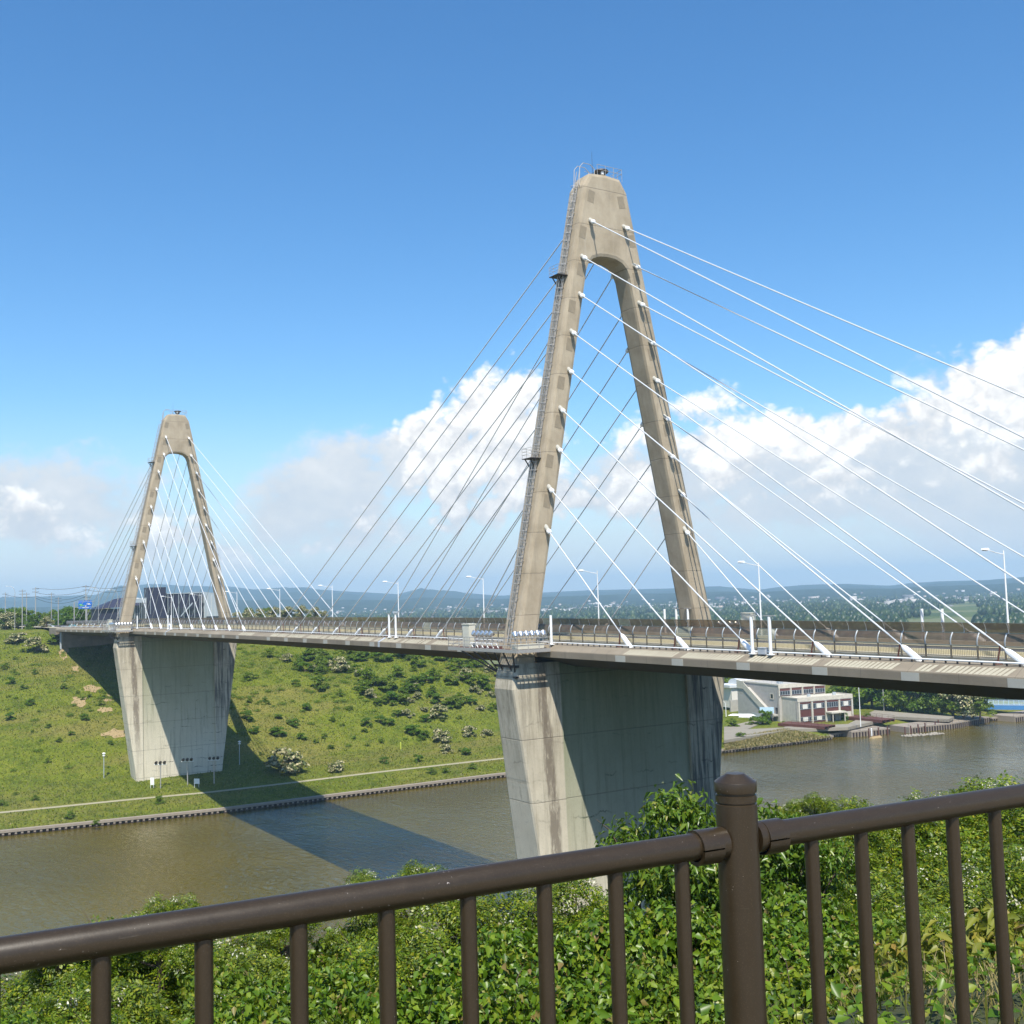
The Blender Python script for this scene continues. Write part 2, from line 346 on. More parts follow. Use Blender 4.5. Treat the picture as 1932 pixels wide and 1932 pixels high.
def f_rail(t, b, P, out):
    n = t.noise(P, 30, 5, 0.7); spk = t.noise(P, 420, 2, 0.6); sp2 = t.noise(P, 160, 3, 0.7)
    c = t.mix(n, (0.024, 0.0160, 0.0075), (0.034, 0.0232, 0.0115))
    c = t.mix(t.m('MULTIPLY', t.sstep(spk, 0.52, 0.72), 0.55), c, (0.062, 0.042, 0.024))
    sc = t.noise(t.mapping(P, (14, 14, 160)), 1.0, 3, 0.5)
    c = t.mix(t.m('MULTIPLY', t.sstep(sc, 0.70, 0.78), 0.35), c, (0.16, 0.14, 0.12))
    chip = t.m('MULTIPLY', t.sstep(sp2, 0.69, 0.71), t.sstep(n, 0.52, 0.58))
    c = t.mix(chip, c, (0.34, 0.30, 0.27))
    t.put(b.inputs['Base Color'], c); t.put(b.inputs['Roughness'], t.m('ADD', 0.25, t.m('MULTIPLY', n, 0.22)))
    b.inputs['Specular IOR Level'].default_value = 0.44
    t.put(b.inputs['Normal'], t.bump(spk, 0.12, 0.0006))
M_RAIL = mat('brown_powder_coat', f_rail)
def f_water(t, b, P, out):
    big = t.noise(t.mapping(P, (0.02, 0.02, 1)), 1.0, 4, 0.55)
    mid = t.noise(t.mapping(P, (0.05, 0.012, 1)), 1.0, 4, 0.6)
    c = t.ramp(big, [(0.3, (0.074, 0.058, 0.003)), (0.7, (0.112, 0.085, 0.004))])
    c = t.mix(t.m('MULTIPLY', t.sstep(mid, 0.55, 0.8), 0.35), c, (0.125, 0.088, 0.013))
    t.put(b.inputs['Base Color'], c)
    b.inputs['Roughness'].default_value = 0.035; b.inputs['IOR'].default_value = 1.62; b.inputs['Specular IOR Level'].default_value = 0.5
    w1 = t.noise(t.mapping(P, (0.55, 0.9, 1)), 1.0, 5, 0.62, 0.4)
    w2 = t.noise(t.mapping(P, (0.09, 0.16, 1)), 1.0, 3, 0.5, 0.3)
    gust = t.sstep(t.noise(t.mapping(P, (0.012, 0.02, 1)), 1.0, 3), 0.25, 0.7)
    h = t.m('ADD', t.m('MULTIPLY', w1, t.m('ADD', 0.5, gust)), t.m('MULTIPLY', w2, 1.3))
    t.put(b.inputs['Normal'], t.bump(h, 1.0, 0.30))
M_WATER = mat('river_water', f_water)
def f_hill(t, b, P, out):
    a = t.noise(P, 0.035, 5, 0.6); m_ = t.noise(P, 0.22, 6, 0.7); f = t.noise(P, 1.1, 6, 0.75); f2 = t.noise(t.mapping(P, (2.2, 1.2, 1.0)), 1.6, 4, 0.7)
    dry = t.noise(t.mapping(P, (0.06, 0.018, 0.06)), 1.0, 5, 0.65)
    c = t.ramp(m_, [(0.3, (0.05, 0.085, 0.006)), (0.48, (0.12, 0.155, 0.012)), (0.62, (0.165, 0.19, 0.018)), (0.76, (0.205, 0.21, 0.03))])
    c = t.mix(t.m('MULTIPLY', t.sstep(t.m('ADD', dry, t.m('MULTIPLY', t.m('SUBTRACT', f, 0.5), 0.35)), 0.46, 0.66), 0.6), c, (0.225, 0.18, 0.06))
    c = t.mix(t.m('MULTIPLY', t.sstep(a, 0.52, 0.68), 0.5), c, (0.125, 0.165, 0.016))
    c = t.mix(t.m('MULTIPLY', t.sstep(f, 0.50, 0.66), 0.75), c, (0.05, 0.068, 0.010))
    c = t.mix(t.m('MULTIPLY', t.sstep(f2, 0.53, 0.68), 0.6), c, (0.26, 0.23, 0.085))
    c = t.mix(t.m('MULTIPLY', t.sstep(f2, 0.46, 0.32), 0.55), c, (0.042, 0.055, 0.008))
    t.put(b.inputs['Base Color'], c); b.inputs['Roughness'].default_value = 0.95; b.inputs['Specular IOR Level'].default_value = 0.1
    t.put(b.inputs['Normal'], t.bump(t.m('ADD', t.m('ADD', f, f2), m_), 0.7, 0.5))
M_HILL = mat('hillside_grass', f_hill)
def f_plain(t, b, P, out):
    vo = t.node('ShaderNodeTexVoronoi'); t.put(vo.inputs['Vector'], t.mapping(P, (0.0065, 0.0035, 0))); vo.inputs['Scale'].default_value = 1
    s = t.node('ShaderNodeSeparateColor'); t.l.new(vo.outputs['Color'], s.inputs[0])
    c = t.ramp(s.outputs[0], [(0.0, (0.05, 0.08, 0.025)), (0.3, (0.09, 0.12, 0.035)), (0.55, (0.17, 0.18, 0.08)), (0.8, (0.07, 0.10, 0.03)), (1.0, (0.22, 0.20, 0.12))], 'CONSTANT')
    n = t.noise(P, 0.02, 5, 0.6); c = t.mix(t.m('MULTIPLY', n, 0.5), c, (0.05, 0.075, 0.02))
    t.put(b.inputs['Base Color'], c); b.inputs['Roughness'].default_value = 0.95; b.inputs['Specular IOR Level'].default_value = 0.1
M_FIELD = mat('farmland', f_plain)
def f_mount(t, b, P, out):
    n = t.noise(P, 0.006, 7, 0.68); f = t.noise(P, 0.03, 5, 0.7)
    c = t.ramp(t.m('ADD', t.m('MULTIPLY', n, 0.7), t.m('MULTIPLY', f, 0.3)), [(0.3, (0.010, 0.022, 0.013)), (0.5, (0.022, 0.042, 0.022)), (0.7, (0.045, 0.068, 0.034))])
    t.put(b.inputs['Base Color'], c); b.inputs['Roughness'].default_value = 0.95; b.inputs['Specular IOR Level'].default_value = 0.1
    t.put(b.inputs['Normal'], t.bump(f, 0.8, 30))
M_MOUNT = mat('mountain_forest', f_mount)
M_SOIL = plain('bare_sandy_soil', (0.31, 0.235, 0.125), 0.95, var=0.25, scale=0.8, spec=0.1)
def f_near(t, b, P, out):
    n = t.noise(P, 1.5, 6, 0.65); f = t.noise(P, 14, 4)
    c = t.ramp(n, [(0.3, (0.022, 0.030, 0.009)), (0.55, (0.045, 0.055, 0.015)), (0.75, (0.10, 0.085, 0.035))])
    t.put(b.inputs['Base Color'], c); b.inputs['Roughness'].default_value = 0.95; t.put(b.inputs['Normal'], t.bump(f, 0.6, 0.05))
M_NEAR = mat('bank_undergrowth', f_near)
M_PAVE = plain('lookout_paving', (0.30, 0.27, 0.22), 0.9, var=0.15, scale=6)
def leafmat(name, stops, trans=0.35, rough=0.45):
    def fn(t, b, P, out):
        g = t.node('ShaderNodeNewGeometry'); oi = t.node('ShaderNodeObjectInfo')
        r = g.outputs['Random Per Island']
        c = t.ramp(r, stops)
        c = t.mix(t.m('MULTIPLY', t.m('SUBTRACT', oi.outputs['Random'], 0.5), 0.5, clamp=True), c, (0.14, 0.16, 0.02))
        t.put(b.inputs['Base Color'], c); b.inputs['Roughness'].default_value = rough; b.inputs['Specular IOR Level'].default_value = 0.35
        tl = t.node('ShaderNodeBsdfTranslucent'); t.put(tl.inputs[0], t.mix(0.5, c, (0.22, 0.30, 0.03)))
        mx = t.node('ShaderNodeMixShader'); mx.inputs[0].default_value = trans
        t.l.new(b.outputs[0], mx.inputs[1]); t.l.new(tl.outputs[0], mx.inputs[2]); t.l.new(mx.outputs[0], out.inputs[0])
    return mat(name, fn)
M_LBROAD = leafmat('broad_leaf', [(0.0, (0.042, 0.098, 0.004)), (0.5, (0.098, 0.178, 0.009)), (0.84, (0.165, 0.235, 0.015)), (0.93, (0.21, 0.235, 0.025)), (1.0, (0.19, 0.12, 0.05))], 0.24, 0.38)
M_LPINN = leafmat('acacia_leaf', [(0.0, (0.042, 0.088, 0.004)), (0.5, (0.112, 0.178, 0.007)), (0.85, (0.195, 0.24, 0.011)), (1.0, (0.28, 0.275, 0.02))], 0.24, 0.38)
M_LLONG = leafmat('drooping_leaf', [(0.0, (0.05, 0.115, 0.008)), (0.6, (0.09, 0.175, 0.014)), (0.92, (0.155, 0.225, 0.022)), (1.0, (0.23, 0.23, 0.03))], 0.3, 0.32)
M_LYELL = leafmat('young_yellow_leaf', [(0.0, (0.13, 0.165, 0.018)), (0.5, (0.22, 0.235, 0.025)), (0.85, (0.30, 0.28, 0.04)), (1.0, (0.32, 0.19, 0.06))])
M_LDARK = leafmat('dark_shrub_leaf', [(0.0, (0.055, 0.135, 0.006)), (0.6, (0.095, 0.205, 0.011)), (1.0, (0.17, 0.27, 0.02))], 0.45)
M_LFLOW = leafmat('blossoming_shrub_leaf', [(0.0, (0.08, 0.11, 0.03)), (0.5, (0.15, 0.175, 0.055)), (0.64, (0.40, 0.36, 0.18)), (1.0, (0.62, 0.55, 0.34))], 0.2)
M_LMID = leafmat('mid_green_leaf', [(0.0, (0.085, 0.155, 0.008)), (0.6, (0.14, 0.225, 0.013)), (1.0, (0.22, 0.285, 0.022))], 0.45)
M_BLOSSOM = leafmat('white_blossom', [(0.0, (0.62, 0.60, 0.44)), (1.0, (0.80, 0.78, 0.64))], 0.25)
M_BARK = plain('bark', (0.085, 0.062, 0.04), 0.9, var=0.35, scale=12)
M_GRASS = leafmat('grass_blade', [(0.0, (0.07, 0.10, 0.012)), (0.5, (0.13, 0.16, 0.022)), (0.8, (0.20, 0.195, 0.045)), (1.0, (0.30, 0.24, 0.095))], 0.5)
M_DRYGR = leafmat('dry_grass_blade', [(0.0, (0.12, 0.12, 0.025)), (0.4, (0.26, 0.21, 0.08)), (1.0, (0.42, 0.32, 0.15))], 0.25)
M_BWHITE = plain('stained_render', (0.52, 0.49, 0.41), 0.9, var=0.28, scale=0.9, spec=0.2)
M_BGREY = plain('grey_render', (0.40, 0.385, 0.35), 0.9, var=0.22, scale=0.8, spec=0.2)
M_BBROWN = plain('brown_spandrel', (0.105, 0.035, 0.028), 0.6, var=0.2, scale=2)
M_GLASS = plain('window_glass', (0.035, 0.045, 0.055), 0.08, 0.0, 0.3, 0.6, 0.8)
M_BLIND = plain('window_blind', (0.66, 0.64, 0.57), 0.8, var=0.08)
M_NAVY = plain('navy_cladding', (0.028, 0.030, 0.055), 0.5, var=0.2, scale=0.5)
M_METAL = plain('metal_siding', (0.44, 0.49, 0.52), 0.4, 0.3, 0.1, 0.5)
M_ROOFP = plain('pale_roof', (0.58, 0.60, 0.60), 0.5, var=0.1, scale=0.5)
M_BLUE = plain('blue_bridge_paint', (0.06, 0.20, 0.42), 0.45, var=0.12, scale=0.7)
M_LBLUE = plain('pale_blue_paint', (0.45, 0.62, 0.74), 0.45, var=0.08, scale=0.7)
M_SIGN = plain('sign_blue', (0.012, 0.13, 0.50), 0.35, var=0.05)
M_PILE = plain('sheet_pile_steel', (0.045, 0.030, 0.026), 0.65, 0.2, 0.35, 1.5)
M_CAPC = plain('quay_concrete', (0.27, 0.23, 0.18), 0.9, var=0.2, scale=0.7)
M_STONE = plain('grey_rubble', (0.26, 0.235, 0.19), 0.9, var=0.35, scale=0.6)
M_TYRE = plain('tyre_rubber', (0.02, 0.02, 0.02), 0.8)
M_TARP = plain('blue_tarpaulin', (0.10, 0.36, 0.42), 0.6, var=0.15)
M_YEL = plain('yellow_green_paint', (0.55, 0.60, 0.08), 0.6)
M_KERB = plain('cream_kerb_paint', (0.62, 0.55, 0.36), 0.8, var=0.12, scale=1.5)
M_WOODS = leafmat('woodland_canopy', [(0.0, (0.012, 0.028, 0.008)), (0.6, (0.022, 0.045, 0.012)), (1.0, (0.05, 0.08, 0.02))], 0.05)
M_FORE = plain('weathered_forecourt', (0.25, 0.225, 0.175), 0.9, var=0.22, scale=0.35)
# ------------------------------------------------------------------ terrain, water, haze
WATER = -41.1
YB = [-400, -44, 0.4, 71.4, 142, 169, 186, 186.5, 251, 251.5, 256, 256.5, 420, 900, 5500]
XB = [10, 28.3, 35, 36.6, 44, 45.7, 45.2, 42, 43, 20, 20, 51, 62, 40, -900]
def xb(y): return np.interp(y, YB, XB)
PS = [-9000, -700, -420, -330, -160, -147, -121, -93, -76, -38, -33, -17, -12.5, -3, 0]
PZ = [-38.5, -38.5, -30, -1.8, -1.6, -2.2, -10.6, -16.7, -21.2, -36.0, -36.6, -38.4, -38.7, -39.8, -40.0]
def fbm(x, y, f, seed=0):
    r = 0; a = 1
    for k in range(4):
        r = r + a*(np.sin(x*f+1.7*k+seed+1.3*np.sin(y*f*0.8+k*2.1))*np.cos(y*f*1.1+0.6*k+seed*1.9+1.1*np.sin(x*f*0.7+k)))
        f *= 2.03; a *= 0.5
    return r
def far_z(X, Y):
    s = X-xb(Y); hill = np.interp(s, PS, PZ)
    amp = np.clip((-s-25)/30, 0, 1)*np.clip((s+165)/20, 0, 1)
    hill = hill + amp*(0.55*fbm(X, Y, 0.06)+0.22*fbm(X, Y, 0.25, 3))
    flat = np.interp(s, [-9000, -9, -2, 0], [-38.4, -38.25, -39.6, -40.0]) if np.isscalar(s) else np.interp(s, [-9000, -9, -2, 0], [-38.4, -38.25, -39.6, -40.0])
    k = np.clip((Y-112)/50, 0, 1); k = k*k*(3-2*k)
    return hill*(1-k)+flat*k
NX = [-60, 172, 178, 190, 210, 235, 255, 262, 268, 272, 274.6, 276.2, 278, 400]; NZ = [-60, -43, -40.6, -38, -33, -23, -12.5, -8.6, -4.6, -1.4, 1.6, 3.3, 3.67, 3.67]
def near_x0(Y): return np.interp(Y, [-400, 60, 160, 400], [0, 0, 18, 90])
def near_z(X, Y):
    z = np.interp(X-near_x0(Y)+0.1*(Y+76)*np.clip((X-240)/30, 0, 1)*-1, NX, NZ)
    z = z+0.35*fbm(X, Y, 0.35, 5)*np.clip((272-X)/8, 0, 1)
    k = np.clip((17-np.abs(Y))/4, 0, 1)
    return np.where(z > -0.9, z*(1-k)+(-0.9)*k, z)
def grid_obj(name, X, Y, Z, m):
    a, b = X.shape; V = np.stack([X, Y, Z], -1).reshape(-1, 3)
    i = np.arange(a*b).reshape(a, b)
    F = np.stack([i[:-1,:-1], i[1:,:-1], i[1:,1:], i[:-1,1:]], -1).reshape(-1, 4)
    return struct(link(name, npmesh(name, V, F, m, True)))
# far bank: the slope grid near the bridge, then the flat country to the mountains
sv = np.concatenate([np.linspace(0, -40, 41), np.linspace(-41.5, -165, 83), np.linspace(-175, -430, 30), np.geomspace(450, 9500, 26)*-1])
yv = np.concatenate([np.linspace(-330, -60, 40), np.linspace(-58, 185.9, 150), np.linspace(186.6, 250.9, 40), [251.6, 253, 255.9, 256.6], np.linspace(259, 400, 50), np.geomspace(410, 9000, 34)])
Yg, Sg = np.meshgrid(yv, sv); Xg = Sg+xb(Yg)
far_bank = grid_obj('far_bank_ground', Xg[::-1], Yg[::-1], far_z(Xg, Yg)[::-1], M_HILL)
far_bank.data.materials.append(M_FIELD)
cx = np.zeros(len(far_bank.data.polygons)*3); far_bank.data.polygons.foreach_get('center', cx); cx = cx.reshape(-1, 3)
far_bank.data.polygons.foreach_set('material_index', ((cx[:, 0] < -330) | (cx[:, 1] > 420)).astype(np.int32))
# near bank under the lookout
xn = np.concatenate([np.linspace(165, 240, 50), np.linspace(241, 285, 90), np.linspace(287, 330, 10)]); yn = np.concatenate([np.linspace(-260, -110, 20), np.linspace(-108, -40, 70), np.linspace(-38, 330, 90)])
Yn, Xn = np.meshgrid(yn, xn)
grid_obj('near_bank_ground', Xn, Yn, near_z(Xn, Yn), M_NEAR)
m_ = MB(); m_.add([(-120, -900, WATER), (430, -900, WATER), (430, 2600, WATER), (-120, 2600, WATER)], [(0, 1, 2, 3)])
struct(m_.build('river', M_WATER))
# lookout terrace paving
pv = MB(); pv.box((279.35, -96, 3.0), (292, -60, 3.674)); struct(pv.build('lookout_paving', M_PAVE))
# riverside path
pa = MB()
ys = np.linspace(-75, 150, 120)
for i in range(len(ys)-1):
    q = []
    for yy in (ys[i], ys[i+1]):
        for ds in (-15.2, -13.7):
            X = float(xb(yy))+ds+0.25*math.sin(yy*0.11); q.append((X, yy, float(far_z(np.array(X), np.array(yy)))+0.06))
    pa.add([q[0], q[1], q[3], q[2]], [(0, 1, 2, 3)])
struct(pa.build('riverside_path', M_PATH))
# mountains: relief around the plain, ridge heights as sighted from the bridge
RID = [(-40,.010),(-20,.011),(0,.012),(7.4,.012),(11.5,.0119),(12.5,.0173),(14.1,.0212),(16.2,.0176),(17.85,.0173),(19.1,.0135),(21.3,.0139),(23.7,.0094),(26.4,.0052),(27.5,.0100),(28.85,.0069),(31.7,.0007),(34.1,.0029),(36.4,.0037),(40.4,.0031),(42.9,.0041),(44.95,-.0007),(45.8,.0012),(47.2,.0028),(49.2,.0027),(51.3,-.0003),(52.2,.0015),(53.7,.0025),(55.6,.0023),(57.3,.0040),(66,.006),(80,.008),(110,.006)]
ra = np.array(RID)
def mountains(name, r0, r1, a0, a1, scale, off, seed, base):
    na, nr = 520, 34
    A = np.radians(np.linspace(a0, a1, na)); R = np.linspace(r0, r1, nr)
    Ag, Rg = np.meshgrid(A, R)
    ridge = (np.interp(np.degrees(Ag), ra[:, 0], ra[:, 1])*scale+off)*r1*0.86
    tt = (Rg-r0)/(r1-r0); prof = np.clip(tt/0.84, 0, 1)**1.15*np.clip((1.0-tt)/0.10, 0, 1)**0.5
    n = fbm(Ag*40, Rg/330.0, 1.0, seed)*0.32+fbm(Ag*110, Rg/150.0, 1.0, seed+2)*0.14
    Z = base+np.maximum((ridge-base+CAM[2])*prof*(1+n*0.8*(1-np.clip((tt-0.6)/0.25, 0, 1))), -2)
    X = CAM[0]-Rg*np.cos(Ag); Y = CAM[1]+Rg*np.sin(Ag)
    grid_obj(name, X, Y, Z, M_MOUNT)
mountains('mountain_range', 4300, 8200, -45, 112, 1.0, 0.0, 1.0, -40)
mountains('foothills', 3500, 5200, -45, 112, 0.45, -0.0030, 7.0, -40)
# haze: the air between
hb = MB().box((-9300, -7800, -44), (900, 9300, 195))
haze = hb.build('haze', None); stuff(haze, 'pale blue haze in the air over the river and plain', 'haze')
hm = bpy.data.materials.new('haze_air'); hm.use_nodes = True; ht = NT(hm.node_tree); ht.n.clear()
ho = ht.node('ShaderNodeOutputMaterial'); hv = ht.node('ShaderNodeVolumePrincipled')
hv.inputs['Color'].default_value = (0.52, 0.79, 1.0, 1); hv.inputs['Density'].default_value = 0.000145; hv.inputs['Anisotropy'].default_value = 0.0
ht.l.new(hv.outputs[0], ho.inputs['Volume']); haze.data.materials.append(hm)
# ------------------------------------------------------------------ the bridge
TX = (180.0, 0.0)
def zd(x): return -0.2219e-4*((x-90)**2-8100)
bridge = thing('cable_stayed_bridge', (90, 0, 0), 'concrete cable-stayed road bridge with two A-shaped towers crossing the river', 'bridge')
def ho_(z): return 2.8+0.21*(53.9-z)
def hi_(z): return 3.42+0.2008*(40.5-z)
HT = 1.514
def make_tower(parent, tx):
    # half outline: outer / inner pairs going up one leg and over the arch
    out, inn = [], []
    for z in [-3.6, 0, 4, 8, 12, 16, 20, 24, 28, 32, 36, 39]: out.append((-ho_(z), z)); inn.append((-hi_(z), z))
    arch = [(-3.30, 41.0), (-3.12, 42.0), (-2.72, 42.95), (-2.05, 43.6), (-1.1, 43.92), (0, 44.0)]
    outs = [(-ho_(41.5), 41.5), (-ho_(44), 44.0), (-ho_(48), 48.0), (-ho_(52.2)+0.02, 52.2), (-2.15, 53.72), (0, 53.9)]
    mids = [(-ho_(53)+0.12, 53.0)]
    out += outs; inn += arch
    L = [(o, i) for o, i in zip(out, inn)]
    full = L + [((-o[0], o[1]), (-i[0], i[1])) for o, i in reversed(L[:-1])]
    bm = bmesh.new(); rings = []
    for (o, i) in full:
        t = HT if o[1] > 0.1 else HT+0.45*(0.1-o[1])/3.7
        rings.append([bm.verts.new((t, o[0], o[1])), bm.verts.new((t, i[0], i[1])), bm.verts.new((-t, i[0], i[1])), bm.verts.new((-t, o[0], o[1]))])
    for a, b in zip(rings, rings[1:]):
        for k in range(4): bm.faces.new((a[k], b[k], b[(k+1)%4], a[(k+1)%4]))
    bm.faces.new(tuple(rings[0])); bm.faces.new(tuple(reversed(rings[-1])))
    bmesh.ops.recalc_face_normals(bm, faces=bm.faces)
    edges = []
    for a, b in zip(rings, rings[1:]):
        for k in range(4): edges.append(bm.edges.get((a[k], b[k])))
    bmesh.ops.bevel(bm, geom=edges, offset=0.42, segments=2, affect='EDGES', profile=0.6)
    me = bpy.data.meshes.new('tower'); bm.to_mesh(me); bm.free(); me.materials.append(M_TOWER)
    tw = link('tower', me, parent, (tx-90, 0, 0))
    return tw
def make_pier(parent, tx, zb):
    m = MB(); zs = [-1.95, -3.3, -4.6, -10, -16, -22, -28, -34, zb]
    def Lh(z): return np.interp(z, [zb, -37, -9.4, -4.6, -3.3, -1.9], [10.4, 10.45, 14.35, 15.02, 14.82, 14.53])
    def th(z): return np.interp(z, [-44, -37, -5, -3.3, -1.9], [3.2, 2.95, 2.06, 1.97, 1.82])
    def loft(sec):
        n = len(sec(zs[0])); vs = []
        for z in zs: vs += [(tx+x, y, z) for x, y in sec(z)]
        fs = [(i*n+j, i*n+(j+1)%n, (i+1)*n+(j+1)%n, (i+1)*n+j) for i in range(len(zs)-1) for j in range(n)]
        m.add(vs, [tuple(reversed(f)) for f in fs]); m.add(vs[:n], [tuple(range(n))])
    for s in (-1, 1):
        def leg(z, s=s):
            L, t, c = Lh(z), th(z), 0.35
            p = [(-t, 8.9), (t, 8.9), (t, L-c), (t-c*0.3, L-c*0.3), (t-c, L), (-t+c, L), (-t+c*0.3, L-c*0.3), (-t, L-c)]
            p = [(x, s*y) for x, y in p]
            return p if s < 0 else list(reversed(p))
        loft(leg)
    loft(lambda z: list(reversed([(-th(z)+0.3, -8.9), (th(z)-0.3, -8.9), (th(z)-0.3, 8.9), (-th(z)+0.3, 8.9)])))
    o = m.build('pier', M_PIER, parent); return o
towers = []
for tx, zb in ((180.0, -44.0), (0.0, -38.2)):
    tw = make_tower(bridge, tx); towers.append(tw)
    pr = make_pier(bridge, tx, zb)
    me = pr.data; me.transform(Matrix.Translation((-(tx-90), 0, 0))); pr.location = (tx-90, 0, 0); WP[pr.name] = (tx, 0, 0)
# recessed mortar patches on the tower faces
pm = MB().box((-0.012, -0.45, -0.72), (0.012, 0.45, 0.72)).mesh('mortar_patch', M_PATCH)
for tw, tx in zip(towers, TX):
    for i in range(9):
        z = 48.03-4.4324*i+2.1-(2.9 if i > 0 else 0)*0
        z = 50.9-4.4324*i
        for s in (-1, 1):
            y = s*(2.65+0.21*(48.03-z)+0.35+(0.22 if i % 2 else -0.22)*(1 if tx else -1))
            p = link('mortar_patch', pm, tw, (HT+0.004, y, z)); p.rotation_euler = (s*0.2, 0, 0)
# deck girder
secs = [(-8.3,0.02),(-10.35,0.0),(-10.6,-0.08),(-11.48,-0.62),(-11.5,-0.70),(-11.5,-1.30),(-11.35,-1.36),(-6.6,-2.62),(6.6,-2.62),(11.35,-1.36),(11.5,-1.30),(11.5,-0.70),(11.48,-0.62),(10.6,-0.08),(10.35,0.0),(8.3,0.02)]
dk = MB(); xs = np.linspace(-99, 300, 134); n = len(secs); vs = []
for x in xs: vs += [(x, y, z+zd(x)) for y, z in secs]
dk.add(vs, [(i*n+j, (i+1)*n+j, (i+1)*n+(j+1)%n, i*n+(j+1)%n) for i in range(len(xs)-1) for j in range(n)])
dk.add(vs[:n], [tuple(range(n))]); dk.add(vs[-n:], [tuple(reversed(range(n)))])
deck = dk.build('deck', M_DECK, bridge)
def strip(name, m, y0, y1, z, parent, x0=-98.9, x1=299.9, th=None):
    q = MB(); xx = np.linspace(x0, x1, 120); vs = []
    for x in xx: vs += [(x, y0, z+zd(x)), (x, y1, z+zd(x))]
    q.add(vs, [(2*i, 2*i+2, 2*i+3, 2*i+1) for i in range(len(xx)-1)])
    if th:
        for yy in (y0, y1):
            w = []
            for x in xx: w += [(x, yy, z+zd(x)), (x, yy, z-th+zd(x))]
            q.add(w, [(2*i, 2*i+2, 2*i+3, 2*i+1) for i in range(len(xx)-1)])
    return q.build(name, m, parent)
strip('carriageway', M_ASPHALT, -5.4, 5.4, 0.03, bridge)
for s in (-1, 1):
    strip('footway', M_WALK, s*5.4 if s > 0 else -8.25, 8.25 if s > 0 else -5.4, 0.22, bridge, th=0.2)
    strip('kerb_barrier', M_KERB, s*5.25-0.12, s*5.25+0.12, 0.56, bridge, th=0.54)
    strip('edge_line', M_LINE, s*4.9-0.08, s*4.9+0.08, 0.036, bridge)
cm_ = MB().add([(0,-.07,.036),(5,-.07,.036),(5,.07,.036),(0,.07,.036)], [(0,1,2,3)]).mesh('centre_line_dash', M_LINE)
for x in np.arange(-95, 298, 10): link('centre_line_dash', cm_, bridge, (x-90, 0, zd(x+2.5)))
# pale dashes on the bevelled edge and mortar covers over the anchor pockets
ANCH = sorted([tx+s*(15.519+8.2859*i) for tx in TX for s in (-1, 1) for i in range(9)])
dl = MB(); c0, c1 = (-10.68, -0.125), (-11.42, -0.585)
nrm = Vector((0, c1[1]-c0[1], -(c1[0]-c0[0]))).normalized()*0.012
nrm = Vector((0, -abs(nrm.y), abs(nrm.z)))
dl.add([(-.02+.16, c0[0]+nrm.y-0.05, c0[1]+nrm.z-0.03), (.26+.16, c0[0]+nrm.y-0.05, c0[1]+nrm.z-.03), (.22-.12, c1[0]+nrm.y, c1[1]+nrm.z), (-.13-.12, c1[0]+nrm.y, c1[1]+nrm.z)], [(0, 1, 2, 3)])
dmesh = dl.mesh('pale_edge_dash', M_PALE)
cover = MB().box((-0.76, -0.012, -0.30), (0.76, 0.012, 0.30)).mesh('anchor_pocket_cover', M_COVER)
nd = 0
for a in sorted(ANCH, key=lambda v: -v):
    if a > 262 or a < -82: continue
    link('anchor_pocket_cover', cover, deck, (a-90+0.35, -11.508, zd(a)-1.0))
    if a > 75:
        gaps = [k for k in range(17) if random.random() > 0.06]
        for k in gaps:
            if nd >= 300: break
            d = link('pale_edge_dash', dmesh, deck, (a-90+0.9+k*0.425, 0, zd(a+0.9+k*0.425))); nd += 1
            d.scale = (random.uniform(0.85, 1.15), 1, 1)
# expansion cover on the fascia (blue-grey steel)
for ex in (142.4, 33.4):
    q = MB()
    for a, b in ((2,3),(3,4),(4,5)):
        pass
    q.add([(ex-.35,-10.62,-0.07+zd(ex)),(ex+.35,-10.62,-.07+zd(ex)),(ex+.15,-11.52,-.6+zd(ex)),(ex-.5,-11.52,-.6+zd(ex)),(ex-.5,-11.53,-1.32+zd(ex)),(ex+.15,-11.53,-1.32+zd(ex))], [(0,1,2,3),(3,2,5,4)])
    q.build('joint_cover', M_SLEEVE, deck)
